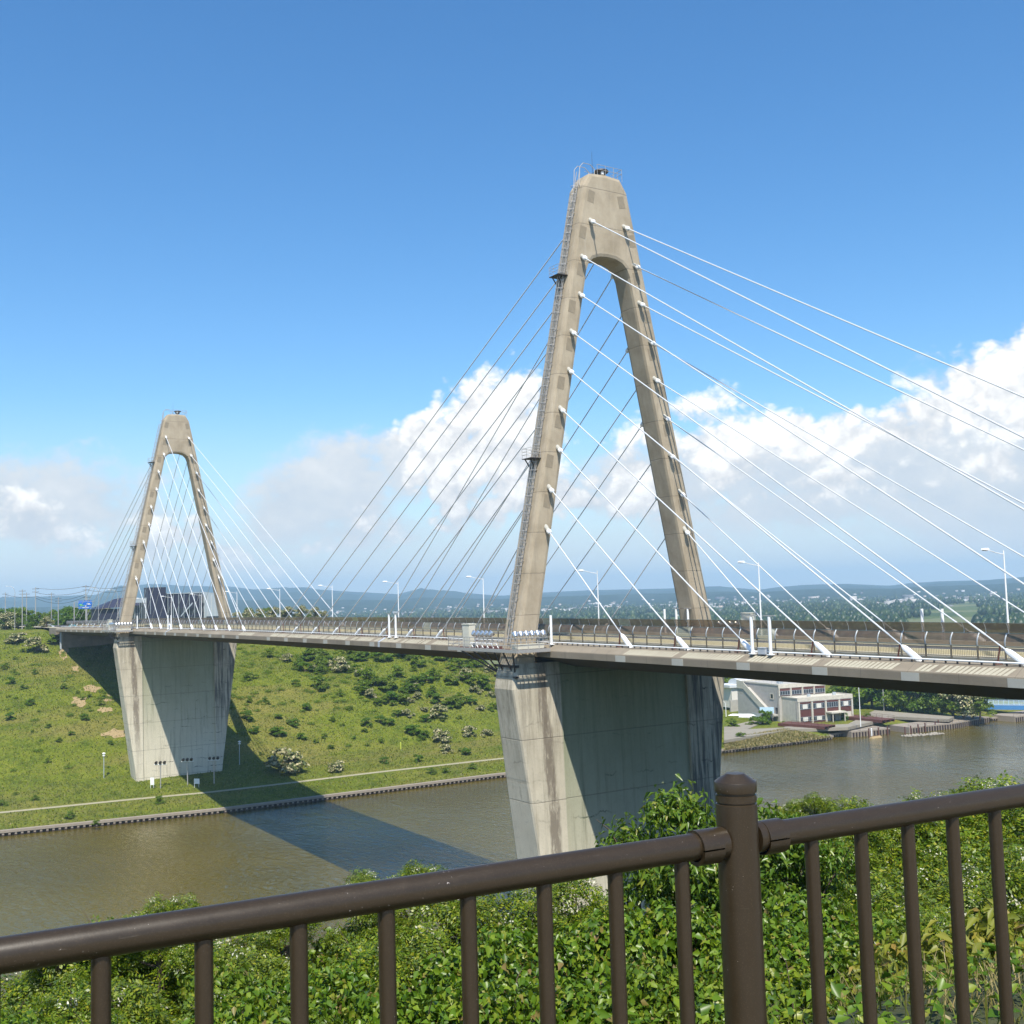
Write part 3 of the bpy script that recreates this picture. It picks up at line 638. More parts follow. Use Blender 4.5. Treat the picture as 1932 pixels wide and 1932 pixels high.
# stay cables
CABR = 0.066
def cable(tx, side, i, s):
    zt = 48.03-4.4324*i
    par = 1 if ((tx == 180) == (side > 0)) else -1
    y = 2.65+0.2098*i*4.4324+(0.2076 if i % 2 else -0.2076)*par
    p0 = Vector((tx+side*HT, s*y, zt)); bx = tx+side*(15.519+8.2859*(8-i)); p1 = Vector((bx, s*10.0, zd(bx)+0.1))
    d = (p1-p0).normalized(); Ln = (p1-p0).length
    m = MB(); e = max(3.2, 0.055*Ln)
    m.tube([p0+d*0.8, p1-d*e], CABR, 8)
    c = m.build('stay_cable', M_CABLE, bridge)
    m = MB(); m.tube([p1-d*e, p1-d*1.7], CABR*0.82, 8); m.tube([p1-d*(e+0.5), p1-d*(e-.05)], CABR*1.12, 8); m.build('lower_sleeve', M_SLEEVE if (i+side) % 2 else M_CABLE, c)
    m = MB(); m.tube([p0-d*0.7, p0+d*0.35, p0+d*0.55], [0.30, 0.24, 0.22], 10); m.build('anchor_cone', M_COVER, c)
    m = MB(); m.tube([p0+d*0.5, p0+d*0.62, p0+d*0.85, p0+d*1.0, p0+d*1.08], [0.22, 0.27, 0.27, 0.2, 0.09], 10); m.build('anchor_head', M_WHITE, c)
    m = MB(); m.tube([p1+d*0.35, p1-d*1.2, p1-d*1.45, p1-d*1.75], [0.24, 0.24, 0.22, 0.10], 10); m.build('deck_socket', M_WHITE, c)
    # steel damper strut from the deck to the sleeve
    q = p1-d*(e*0.62); f = Vector((q.x-side*0.25, q.y, zd(q.x)+0.12)); m = MB(); m.tube([f, q], 0.06, 6); m.lathe((f.x, f.y, f.z-0.15), [(0.32, 0), (0.30, 0.18), (0.12, 0.28)], 10)
    m.build('damper_strut', M_RUSTY if s < 0 else M_DARKSTEEL, c)
for tx in TX:
    for side in (1, -1):
        for s in (-1, 1):
            for i in range(9): cable(tx, side, i, s)
# edge conduit with brackets along the near side and far side
for s in (-1, 1):
    m = MB(); xs2 = np.arange(-95, 262, 3.0)
    m.tube([(x, s*10.5, zd(x)+0.2) for x in xs2], 0.065, 6, False)
    pipe = m.build('edge_conduit', M_WHITE, bridge)
    if s < 0:
        bmesh_ = MB().box((-.05, -.03, 0), (-.01, .03, .17)).box((.03, -.03, 0), (.07, .03, .17)).mesh('conduit_bracket', M_DARKSTEEL)
        for x in np.arange(75, 262, 0.93): link('conduit_bracket', bmesh_, pipe, (x-90, -10.5, zd(x)))
# abutment at the far end
m = MB().box((-112, -9.5, -14), (-97.5, 9.5, -2.55)).box((-112, -11.2, -3.0), (-100, 11.2, -0.85))
ab = m.build('abutment', M_DECK, bridge)
m = MB(); m.tube([(-97.2, -10.3, -1.8), (-97.2, -10.3, -7.5)], 0.16, 8); m.tube([(-96.4, -10.2, -1.8), (-96.4, -10.2, -8)], 0.13, 8); m.build('drain_pipe', M_SLEEVE, bridge)
# ------------------------------------------------------------------ wind-screen fences
BAY = 2.1305
def fence(s, label):
    fx0 = 234.4
    root = thing('wind_screen_fence', (90, s*8.3, 0.2), label, 'fence', 'wind-screen fences on the bridge')
    def arc(t): return (0.0 + 0.30*max(0, t-0.25)**1.6*1.0, t)
    prof = [(0.0, 0.90), (0.02, 1.15), (0.08, 1.38), (0.17, 1.58), (0.30, 1.76)]
    pm_ = MB(); pm_.box((-0.05, -0.05, 0), (0.05, 0.05, 0.9)); post_lo = pm_.mesh('fence_post', M_FLOW)
    q = MB(); q.tube([(0, -s*a-0.0*s, b) for a, b in [(0.03, 0.85)]+[(a-0.05, b) for a, b in prof[1:]]+[(0.27, 1.80)]], 0.055, 6); arm = q.mesh('post_arm', M_FPOST)
    q = MB(); vs = []
    for a, b in prof: vs += [(0.04, -s*a, b), (BAY-0.04, -s*a, b)]
    q.add(vs, [(2*i, 2*i+1, 2*i+3, 2*i+2) for i in range(len(prof)-1)], True)
    pan = q.mesh('screen_panel', M_SCREEN); pan2 = q.mesh('screen_panel', M_SCREEN2)
    bays = [fx0+BAY*k for k in range(-156, 14)]
    for k, x in enumerate(bays):
        if x > 262: continue
        p = link('fence_post', post_lo, root, (x-90, 0, zd(x))); link('post_arm', arm, p, (0, 0, 0))
        pale = random.random() < 0.035
        link('screen_panel', pan2 if pale else pan, root, (x-90, 0, zd(x)))
    xs3 = np.array([b for b in bays if b <= 264])
    for z_, r_, mm, nm in ((0.90, 0.045, M_FRAIL, 'mid_rail'), (0.14, 0.03, M_FLOW, 'bottom_rail'), (0.78, 0.025, M_FLOW, 'baluster_rail')):
        q = MB(); q.tube([(x, s*8.3, 0.2+z_+zd(x)) for x in xs3], r_, 6, False); q.build(nm, mm, root)
    q = MB(); q.tube([(x, s*8.0, 0.2+1.775+zd(x)) for x in xs3], 0.022, 6, False); q.build('top_rail', M_FRAIL, root)
    q = MB()
    for x in np.arange(xs3[0], xs3[-1], 0.142):
        z0 = 0.2+zd(x); q.add([(x-.016, s*8.3, z0+.14), (x+.016, s*8.3, z0+.14), (x+.016, s*8.3, z0+.78), (x-.016, s*8.3, z0+.78)], [(0, 1, 2, 3)])
    b = q.build('balusters', M_FLOW, root); b['kind'] = 'stuff'
    return root
fence(-1, 'brown curved wind-screen fence along the near edge of the bridge deck')
fence(1, 'brown curved wind-screen fence along the far edge of the bridge deck')
# ------------------------------------------------------------------ lamp posts on the deck
def lamp_mesh():
    e = {}
    m = MB(); m.tube([(0,0,-0.6),(0,0,7.9)], [0.10, 0.055], 8); m.lathe((0,0,-0.6), [(0.17,0),(0.17,0.35),(0.12,0.4)], 8); e['pole'] = (m.mesh('pole', M_WHITE))
    m = MB(); m.tube([(0,0,7.55),(0,-1.2,7.72),(0,-2.2,7.95)], [0.045,0.04,0.035], 6); e['arm'] = m.mesh('arm', M_WHITE)
    m = MB(); m.hexa([(-.14,-2.95,7.93),(.14,-2.95,7.93),(.16,-2.15,7.88),(-.16,-2.15,7.88),(-.10,-2.9,8.09),(.10,-2.9,8.09),(.12,-2.2,8.10),(-.12,-2.2,8.10)]); e['lamp_head'] = m.mesh('lamp_head', M_WHITE)
    m = MB(); m.hexa([(-.10,-2.85,7.87),(.10,-2.85,7.87),(.10,-2.35,7.85),(-.10,-2.35,7.85),(-.12,-2.88,7.925),(.12,-2.88,7.925),(.12,-2.3,7.885),(-.12,-2.3,7.885)]); e['lens'] = m.mesh('lens', M_LENS)
    return e
LE = lamp_mesh()
NEARW = ['at the right edge of the picture','just right of the near tower','between the legs of the near tower','just left of the near tower','above the white post pair at mid span','at mid span behind crossing cables','left of mid span before the flowering bushes','right of the far tower','between the legs of the far tower','left of the far tower','at the far end of the deck']
for k in range(11):
    x = 223.27-29.02*k; t = thing('lamp_post', (x, 9.0, zd(x)+0.25), 'white lamp post on the deck, '+NEARW[k], 'lamp post', 'lamp posts along the far side of the deck')
    for nm in ('pole', 'arm'): link(nm, LE[nm], t, (0,0,0))
    h = link('lamp_head', LE['lamp_head'], t, (0,0,0)); link('lens', LE['lens'], h, (0,0,0))
# white light columns at the deck edge
def column(x, y, label, tee=False, h=3.1):
    t = thing('white_column', (x, y, zd(x)-0.02), label, 'column', 'white columns on the deck edge')
    m = MB(); m.tube([(x,y,zd(x)),(x,y,zd(x)+h)], 0.14, 10); m.build('shaft', M_WHITE, t)
    m = MB(); m.box((x-.24,y-.24,zd(x)-.02),(x+.24,y+.24,zd(x)+.06))
    for a in range(4):
        dx, dy = ((.2,0),(-.2,0),(0,.2),(0,-.2))[a]; m.add([(x,y,zd(x)+.05),(x+dx,y+dy,zd(x)+.05),(x,y,zd(x)+.6)], [(0,1,2)])
    m.build('base_plate', M_WHITE, t)
    if tee:
        m = MB().box((x-.6,y-.08,zd(x)+h+.05),(x+.6,y+.08,zd(x)+h+.13)).box((x-.04,y-.04,zd(x)+h-.02),(x+.04,y+.04,zd(x)+h+.06)); m.build('cross_arm', M_GALV, t)
for x, lab, tee in ((212.9,'left one of the white column pair on the near deck edge right of the near tower',True),(214.97,'right one of the white column pair on the near deck edge right of the near tower',True),(183.2,'single white column beside the near tower leg at the platform end',False),
      (144.1,'left one of the white column pair on the near deck edge at mid span',True),(146.1,'right one of the white column pair on the near deck edge at mid span',True),
      (32.6,'left one of the white column pair by the far tower',False),(35.2,'right one of the white column pair by the far tower',False),(5.0,'single white column beside the far tower leg',False)):
    column(x, -10.8, lab, tee)
for x, lab, tee in ((176.25,'leftmost white column behind the far fence at the near tower',False),(178.4,'second white column behind the far fence at the near tower, with a cross arm',True),(180.5,'third white column behind the far fence, with cross arm, at the tower leg',True),(213.3,'left white column behind the far fence near the right edge',False),(215.5,'right white column behind the far fence near the right edge',False),
      (146.0,'right white column behind the far fence at mid span, thin cross arm',True),(144.0,'left white column behind the far fence at mid span, thin cross arm',True)):
    column(x, 10.8, lab, tee)
t = thing('junction_box', (214.0, -10.6, zd(214)+0.0), 'small grey junction box between the white columns right of the near tower', 'box')
MB().box((213.5,-10.8,zd(214)),(214.3,-10.4,zd(214)+.5)).build('body', M_SLEEVE, t); MB().box((213.46,-10.83,zd(214)+.504),(214.34,-10.37,zd(214)+.55)).build('lid', M_SLEEVE, t)
# ------------------------------------------------------------------ maintenance platforms, floodlights, cabinets
def platform(tx, s, label, full=True):
    ZP = -0.36
    def Z(x): return ZP
    xa, xc = tx-10.5, tx+4.1; yo, yi = s*15.7, s*11.62
    t = thing('service_platform', (tx, s*15, -0.5), label, 'platform', 'steel service platforms round the tower legs')
    m = MB()
    def bar(x0, y0, x1, y1, w=.05, z0=-.07, z1=0.0):
        d = Vector((x1-x0, y1-y0, 0)).normalized()*w/2; n_ = Vector((-d.y, d.x, 0))
        m.hexa([(x0-n_.x, y0-n_.y, ZP+z0), (x1-n_.x, y1-n_.y, ZP+z0), (x1+n_.x, y1+n_.y, ZP+z0), (x0+n_.x, y0+n_.y, ZP+z0), (x0-n_.x, y0-n_.y, ZP+z1), (x1-n_.x, y1-n_.y, ZP+z1), (x1+n_.x, y1+n_.y, ZP+z1), (x0+n_.x, y0+n_.y, ZP+z1)])
    hole = lambda x, y: abs(x-tx) < 1.7 and abs(y) < 14.25
    for x in np.arange(xa, xc, 0.42):
        bar(x, s*14.3 if abs(x-tx) < 1.75 else yi, x, yo, .30 if abs((x-xa) % 1.26) < .2 else .15)
    for y in np.arange(11.7, 15.7, 0.5):
        if y < 14.3: bar(xa, s*y, tx-1.7, s*y, .10); bar(tx+1.7, s*y, xc, s*y, .10)
        else: bar(xa, s*y, xc, s*y, .09)
    fl = m.build('floor_grating', M_RUSTY, t); fl['kind'] = 'stuff'
    path = [(xa, yi), (xa, yo), (xc, yo), (xc, yi)]
    for (x0, y0), (x1, y1) in zip(path, path[1:]):
        m = MB(); bar(x0, y0, x1, y1, .16, -.32, .02); m.build('edge_beam', M_GALV, t)
    for h, nm in ((1.2,'handrail'),(0.8,'middle_rail'),(0.42,'knee_rail')):
        m = MB(); m.tube([(x,y,ZP+h) for x,y in path], 0.035, 6); m.build(nm, M_GALV, t)
    pmesh = MB().tube([(0,0,0),(0,0,1.2)], 0.034, 6).mesh('stanchion', M_GALV)
    for (x0,y0),(x1,y1) in zip(path, path[1:]):
        L = math.hypot(x1-x0,y1-y0); k = max(1, round(L/1.2))
        for j in range(k+1):
            x = x0+(x1-x0)*j/k; y = y0+(y1-y0)*j/k; link('stanchion', pmesh, t, (x-tx, y-s*15, ZP+0.5))
    for bx in (tx-8, tx-5.2, tx-2.6, tx-.6, tx+1.2, tx+3.2):
        m = MB(); tgt = (tx+float(np.clip(bx-tx,-1.5,1.5)), s*14.4, -3.1)
        m.tube([(bx,yo,ZP-.2),tgt], 0.085, 6); m.tube([(bx,yi,ZP-.2),(bx,yo,ZP-.2)], 0.11, 6); m.build('bracket', M_DARKSTEEL, t)
    m = MB(); m.box((tx-2.1, min(s*14.25,s*14.75), -2.3), (tx+2.1, max(s*14.25,s*14.75), -2.05)); m.build('bearing_beam', M_DARKSTEEL, t)
    m = MB(); m.box((tx-2.2, min(s*14.45,s*14.8), -3.4), (tx+2.2, max(s*14.45,s*14.8), -3.2)); m.build('bearing_beam', M_DARKSTEEL, t)
    return Z
def flood_mesh():
    m = MB(); m.lathe((0,0,0), [(0.10,-0.42),(0.20,-0.36),(0.30,-0.1),(0.34,0.06),(0.34,0.14)], 14, 'x'); body = m.mesh('housing', M_REFLECT)
    m = MB(); m.lathe((0,0,0), [(0.30,0.142),(0.29,0.155)], 14, 'x'); lens = m.mesh('lens', M_LENS)
    m = MB(); m.tube([(0,-.38,.0),(0,-.38,-.5),(0,.38,-.5),(0,.38,0)], .035, 6); m.tube([(0,0,-.5),(0,0,-1.05)], .06, 6); yk = m.mesh('yoke', M_GALV)
    return body, lens, yk
FB, FL, FY = flood_mesh()
def flood(x, y, z, rz, tilt, label, group):
    t = thing('floodlight', (x, y, z), label, 'floodlight', group); t.rotation_euler = (0, 0, rz)
    b = link('housing', FB, t, (0,0,0)); b.rotation_euler = (0, tilt, 0); link('lens', FL, b, (0,0,0)); link('yoke', FY, t, (0,0,0))
def cabinet(x, y, z, label, h=2.5):
    t = thing('cabinet', (x, y, z), label, 'cabinet', 'ivory electrical cabinets by the towers')
    MB().box((x-.75,y-.4,z),(x+.75,y+.4,z+h)).build('body', M_CAB, t); MB().box((x-.82,y-.48,z+h+.003),(x+.82,y+.48,z+h+.12)).build('roof', M_CAB, t)
    MB().box((x-.68,y-.425,z+.12),(x+.68,y-.403,z+h-.1)).build('door', M_CAB, t); MB().box((x+.765-.012,y-.36,z+.12),(x+.775,y+.36,z+h-.1)).build('side_panel', M_CAB, t)
for tx, nm in ((180.0,'near'),(0.0,'far')):
    Z = platform(tx, -1, f'railed steel service platform on the near-side leg of the {nm} tower')
    cabinet(tx-8.2, -14.3, -0.35, f'ivory electrical cabinet on the platform left of the {nm} tower leg')
    for k in range(5):
        flood(tx-6.4+k*0.92, -14.6, 1.25, 1.2, -0.75, f'{ORD[k]} of the five round floodlights left of the {nm} tower leg', 'floodlights on the tower platforms')
    for k in range(6):
        flood(tx+3.1, -15.3+k*0.70, 1.25, 2.9, -0.8, f'{ORD[k]} of the six tilted floodlights in front of the {nm} tower leg', 'floodlights on the tower platforms')
    t = thing('floodlight_bench', (tx-4.5, -14.6, -.35), f'white steel bench carrying the floodlights on the {nm} tower platform', 'bench', 'floodlight benches')
    m = MB()
    for y_ in (-14.9, -14.3): m.tube([(tx-6.9, y_, .15), (tx-2.2, y_, .15)], .05, 6)
    m.build('bench_rail', M_WHITE, t)
    for k in range(5):
        m = MB(); m.tube([(tx-6.8+k*1.1, -14.9, .15), (tx-6.3+k*1.1, -14.9, -.34)], .045, 6); m.tube([(tx-6.8+k*1.1, -14.3, .15), (tx-6.3+k*1.1, -14.3, -.34)], .045, 6); m.build('bench_leg', M_WHITE, t)
    t = thing('equipment_box', (tx+2.6, -13.6, -.35), f'pale horizontal equipment box under the floodlights of the {nm} tower', 'box', 'equipment boxes on the platforms')
    MB().box((tx+2.75, -15.5, -.33), (tx+3.4, -11.9, .12)).build('body', M_CAB, t); MB().box((tx+2.7, -15.55, .123), (tx+3.45, -11.85, .18)).build('lid', M_CAB, t)
Z = platform(180.0, 1, 'railed steel service platform on the far-side leg of the near tower')
cabinet(188.7, 12.6, -0.1, 'ivory electrical cabinet behind the far fence right of the near tower', 2.6)
for k in range(4): flood(183.2+k*0.95, 13.2, 1.3, 3.6, -0.5, f'{ORD[k]} of the dark floodlights behind the far fence by the near tower', 'floodlights on the tower platforms')
# ------------------------------------------------------------------ ladders with cages, rest platforms, tower-top gear (parts of the towers)
for tw, tx, nm in zip(towers, TX, ('near','far')):
    lad = MB(); cage = MB()
    def LP(z, dx, out): return (tx+0.25+dx, -ho_(z)-out-0.0, z)
    zs = np.arange(0.5, 53.4, 0.42)
    for dx in (-0.28, 0.28): lad.tube([LP(z, dx, 0.25) for z in np.arange(0.2, 54.6, 2.0)], 0.045, 5)
    for z in zs: lad.tube([LP(z, -0.28, 0.25), LP(z, 0.28, 0.25)], 0.03, 4)
    for z in np.arange(1.0, 53, 2.0):
        for dx in (-.28,.28): lad.tube([LP(z,dx,0.25),LP(z,dx,-0.1)], .035, 4)
    for z in np.arange(2.8, 53.0, 0.95):
        pts = [LP(z, 0.40*math.cos(a), 0.27+0.62*math.sin(a)) for a in np.linspace(0.0, math.pi, 7)]
        cage.tube(pts, 0.035, 4)
    for a in np.linspace(0.35, math.pi-0.35, 5):
        cage.tube([LP(z, 0.40*math.cos(a), 0.27+0.62*math.sin(a)) for z in np.arange(2.8, 53.2, 2.1)], 0.028, 4)
    lo = lad.build('ladder', M_GALV, tw); cage.build('ladder_cage', M_GALV, tw)
    for zp in (41.4, 20.3):
        y0 = -ho_(zp); q = MB(); q.box((tx-0.9, y0-1.35, zp-.08), (tx+0.95, y0-0.02, zp)); q.tube([(tx-.5,y0-1.2,zp-.08),(tx-.3,y0-.35,zp-1.5)], .07, 6); q.tube([(tx+.6,y0-1.2,zp-.08),(tx+.4,y0-.35,zp-1.5)], .07, 6)
        pl = q.build('rest_platform', M_DARKSTEEL, tw)
        q = MB(); pth = [(tx+.95,y0-.1),(tx+.95,y0-1.3),(tx-.9,y0-1.3),(tx-.9,y0-.1)]
        for h in (0.4,0.75,1.1): q.tube([(x,y,zp+h) for x,y in pth], .022, 5)
        for x,y in pth+[(tx,y0-1.3)]: q.tube([(x,y,zp),(x,y,zp+1.1)], .022, 5)
        # third-level pieces stay with the tower
        q.build('platform_railing', M_GALV, tw)
    q = MB(); Zt = 53.9
    pth = [(tx-1.2,-2.0),(tx+1.2,-2.0),(tx+1.2,2.0),(tx-1.2,2.0),(tx-1.2,-2.0)]
    pth = [(tx+1.3,-1.0),(tx+1.3,2.6),(tx-1.2,2.6),(tx-1.2,-1.0)]
    for h in (0.55,1.1): q.tube([(x,y,Zt+h) for x,y in pth], .03, 5)
    for (x0,y0),(x1,y1) in zip(pth,pth[1:]):
        for j in range(3): q.tube([(x0+(x1-x0)*j/3,y0+(y1-y0)*j/3,Zt-.4),(x0+(x1-x0)*j/3,y0+(y1-y0)*j/3,Zt+1.1)], .028, 5)
    for dx in (-.35,.75): q.tube([(tx+dx,-3.25,Zt-1.6),(tx+dx,-3.1,Zt+.6),(tx+dx,-2.6,Zt+1.15),(tx+dx,-1.6,Zt+1.15),(tx+dx,-1.0,Zt+.7),(tx+dx,-1.0,Zt-.2)], .045, 6)
    q.build('top_railing', M_GALV, tw)
    q = MB(); q.tube([(tx-.3,-.5,Zt-.2),(tx-.3,-.5,Zt+3.3)], [.03,.012], 5); q.build('lightning_rod', M_DARKSTEEL, tw)
    q = MB(); q.lathe((tx,.55,Zt-.1), [(.25,0),(.25,.35),(.42,.42),(.55,.55),(.55,.75),(.42,.8),(.72,.85),(.9,1.0),(.85,1.12),(.4,1.22)], 14); q.build('aviation_beacon', M_DARKSTEEL, tw)
    q = MB(); q.box((tx+.3,.2,Zt+.4),(tx+.62,.5,Zt+.75)); q.build('beacon_box', M_WHITE, tw)
# ------------------------------------------------------------------ lookout railing in the foreground
RD = Vector((0.2, 2.02, 0)).normalized(); R0 = Vector((CAM[0]-1.665, CAM[1]+0.2228, 0))
RZ = CAM[2]-0.44-0.0243
def rp(y): t_ = (y-0.2228)/RD.y; p = R0+RD*t_; return p
GZ = 3.674
def lookout_rail():
    post_y = 1.458
    for part, (ya, yb_), lab in (('l', (-1.9, post_y-0.0), 'brown pipe guard railing bay left of the foreground post'), ('r', (post_y, 4.6), 'brown pipe guard railing bay right of the foreground post')):
        base = rp((ya+yb_)/2); t = thing('guard_railing', (base.x, base.y, GZ), lab, 'railing', 'lookout railing bays')
        a, b = rp(ya+(0.04 if part == 'r' else 0)), rp(yb_-(0.04 if part == 'l' else 0))
        m = MB(); m.tube([(a.x,a.y,RZ),(b.x,b.y,RZ)], 0.0243, 28); m.build('top_rail', M_RAIL, t)
        m = MB(); m.tube([(a.x,a.y,GZ+.12),(b.x,b.y,GZ+.12)], 0.017, 14); m.build('bottom_rail', M_RAIL, t)
        bm_ = MB().tube([(0,0,GZ+.12),(0,0,RZ-.012)], 0.0136, 18).mesh('baluster', M_RAIL)
        ys_ = [post_y-0.128-0.1405*k for k in range(24)] if part == 'l' else [post_y+0.175+0.1265*k for k in range(23)]
        for y in ys_:
            if ya < y < yb_: p = rp(y); link('baluster', bm_, t, (p.x-base.x, p.y-base.y, -GZ))
        # clamp sleeve next to the post
        s = -1 if part == 'l' else 1
        c0, c1, c2 = rp(post_y+s*0.036), rp(post_y+s*0.052), rp(post_y+s*0.098)
        m = MB(); m.tube([(c0.x,c0.y,RZ),(c1.x,c1.y,RZ)], 0.0285, 28); m.build('clamp_collar', M_RAIL, t)
        m = MB(); n = 20
        for (h0, h1) in ((0.045, math.pi-0.045), (math.pi+0.045, 2*math.pi-0.045)):
            vs = []
            d = RD; sd_ = Vector((-d.y, d.x, 0)).normalized()
            for (cc, rr) in ((c1, .0295), (c1, .0318), (c2, .0318), (c2, .0296), (c2, .0245)):
                for j in range(n):
                    a_ = h0+(h1-h0)*j/(n-1); off = 0.0
                    q = Vector((cc.x, cc.y, RZ))+sd_*(rr*math.cos(a_))+Vector((0,0,rr*math.sin(a_)-0.003)); vs.append(q)
            m.add(vs, [(i*n+j, i*n+j+1, (i+1)*n+j+1, (i+1)*n+j) for i in range(4) for j in range(n-1)], True)
        m.build('clamp_sleeve', M_RAIL, t)
    for y, lab in ((post_y, 'brown round railing post with grooved domed cap in the foreground'), (4.6, 'brown round railing post beyond the right end of the railing'), (-1.9, 'brown round railing post beyond the left end of the railing')):
        p = rp(y); t = thing('railing_post', (p.x, p.y, GZ), lab, 'post', 'lookout railing posts')
        zt = RZ+0.0243
        e = 0.017
        pr = [(.0383,GZ),(.0383,zt+.026+e),(.0383,zt+.0262+e),(.0355,zt+.028+e),(.0355,zt+.0295+e),(.0378,zt+.0305+e),(.0378,zt+.0425+e),(.0355,zt+.0435+e),(.0355,zt+.047+e)]
        m = MB(); m.lathe((p.x,p.y,0), pr, 40); m.build('shaft', M_RAIL, t)
        m = MB(); m.lathe((p.x,p.y,zt+e), [(.0362,.0472),(.0388,.0482),(.0392,.050),(.0392,.0655),(.0384,.0672),(.0185,.0800),(.0170,.0812),(.006,.0815)], 40); m.build('cap', M_RAIL, t)
        # worn chips and droppings: small flat specks on the shaft
lookout_rail()
# ------------------------------------------------------------------ river walls
def pile_wall(pts, ztop, label, pitch=1.2, depth=0.35, cap=0.45, capw=0.7):
    c = pts[0]; t = thing('sheet_pile_wall', (c[0], c[1], ztop), label, 'river wall', 'river walls')
    pm_ = MB(); d = depth
    for z0, z1 in ((-3.2, -cap),):
        prof = [(0,0),(0.12,0),(0.32,d),(0.80,d),(1.0,0),(1.2,0)]
        vs = [(0,0,0)]*0
        for x, o in prof: vs += [(x*pitch/1.2, -o, z0), (x*pitch/1.2, -o, z1)]
        pm_.add(vs, [(2*i, 2*i+2, 2*i+3, 2*i+1) for i in range(5)])
    me = pm_.mesh('sheet_pile', M_PILE)
    tops = MB().box((0.34*pitch/1.2, -d-0.02, -cap-0.42), (0.78*pitch/1.2, -d-0.003, -cap-0.08)).mesh('pile_sunlit_spot', M_CAPC)  # sunlit spots on the pile ridges, painted as pale plates
    cm = MB(); carry = 0.0
    for (x0, y0), (x1, y1) in zip(pts, pts[1:]):
        L = math.hypot(x1-x0, y1-y0); ux, uy = (x1-x0)/L, (y1-y0)/L; nx, ny = uy, -ux
        k = int(L/pitch)
        for j in range(k):
            s = link('sheet_pile', me, t, (x0+ux*j*pitch-c[0], y0+uy*j*pitch-c[1], 0)); s.rotation_euler = (0, 0, math.atan2(uy, ux))
            a = link('pile_sunlit_spot', tops, s, (0, 0, 0))
        w0, w1 = 0.45, -(capw)
        P = [(x0+nx*w0, y0+ny*w0), (x1+nx*w0, y1+ny*w0), (x1+nx*w1, y1+ny*w1), (x0+nx*w1, y0+ny*w1)]
        cm.hexa([(px, py, ztop-cap) for px, py in P]+[(px, py, ztop+0.06) for px, py in P])
    cm.build('capping_beam', M_CAPC, t); return t
wallpts = [(float(xb(y)), y) for y in (-100, -44, 0.4, 71.4, 142, 169)]+[(45.2, 186)]
pile_wall(wallpts[:3], -39.95, 'sheet pile river wall with concrete cap on the far bank left of the far pier')
pile_wall(wallpts[2:], -39.95, 'sheet pile river wall with concrete cap on the far bank behind the near pier')
pile_wall([(42, 186.3), (43, 250.8)], -39.95, 'river wall behind the quays at the riverside office')
pile_wall([(51, 256.6), (56, 330)], -39.95, 'river wall beyond the blue footbridge at the right edge')
def quay(x0, y0, x1, y1, ztop, label, depth=6):
    t = thing('concrete_quay', ((x0+x1)/2, (y0+y1)/2, ztop), label, 'quay', 'quays by the riverside building')
    L = math.hypot(x1-x0, y1-y0); ux, uy = (x1-x0)/L, (y1-y0)/L; nx, ny = -uy, ux
    P = [(x0, y0), (x1, y1), (x1+nx*depth, y1+ny*depth), (x0+nx*depth, y0+ny*depth)]
    m = MB(); m.hexa([(a, b, -43) for a, b in P]+[(a, b, ztop) for a, b in P]); m.build('quay_body', M_CAPC, t)
    k = int(L/1.1); me = MB().box((-.30, -.16, -2.4), (.30, .02, -.35)).mesh('sheet_pile', M_PILE)
    for j in range(k):
        o = link('sheet_pile', me, t, (x0+ux*(j+.6)*L/k-(x0+x1)/2, y0+uy*(j+.6)*L/k-(y0+y1)/2, 0)); o.rotation_euler = (0, 0, math.atan2(uy, ux))
    k = max(2, int(L/3.2)); pm_ = MB().tube([(0,0,0),(0,0,1.0)], .035, 5).mesh('rail_post', M_DARKSTEEL)
    for j in range(k+1): link('rail_post', pm_, t, (x0+ux*j*L/k+nx*.4-(x0+x1)/2, y0+uy*j*L/k+ny*.4-(y0+y1)/2, 0))
    m = MB()
    for h in (.55, 1.0): m.tube([(x0+nx*.4,y0+ny*.4,ztop+h),(x1+nx*.4,y1+ny*.4,ztop+h)], .025, 5)
    m.build('hand_rail', M_DARKSTEEL, t)
def W2(x, y, z): p = at(x, y, 2, z); return float(p[0]), float(p[1])
a, b = W2(1607, 1391, -41), W2(1680, 1384, -41); quay(*a, *b, -39.3, 'concrete quay with steel piles in front of the riverside building', 9)
a, b = W2(1716, 1383, -41), W2(1800, 1374, -41); quay(*a, *b, -39.3, 'concrete quay with handrail right of the riverside building', 9)
a, b = W2(1800, 1374, -41), W2(1868, 1362, -41); quay(*a, *b, -39.3, 'quay wall running right towards the blue bridge', 9)
a, b = W2(1915, 1362, -41), W2(1990, 1352, -41); quay(*a, *b, -39.3, 'low river wall beyond the inlet at the right edge', 9)
a, b = W2(1572, 1397, -41), W2(1607, 1391, -41)
# mooring piles
for k, (x, y, wht) in enumerate(((1640,1392,0),(1645,1392,1),(1658,1390,0),(1675,1388,0),(1708,1389,0),(1719,1387,0),(1733,1384,0),(1746,1381,0),(1765,1378,0),(1771,1375,0),(1777,1373,0))):
    p = W2(x, y, WATER); t = thing('mooring_pile', (p[0], p[1], WATER), f'{"white" if wht else "rusty"} mooring pile in the water off the quay, {ORD[k]}', 'mooring pile', 'mooring piles off the quays')
    m = MB(); m.tube([(p[0],p[1],WATER-1),(p[0],p[1],WATER+2.7)], .19, 8); m.build('pile', M_WHITE if wht else M_RUSTY, t); m = MB(); m.lathe((p[0],p[1],WATER+2.7), [(.21,0),(.21,.1),(.05,.2)], 8); m.build('cap', M_WHITE if wht else M_RUSTY, t)
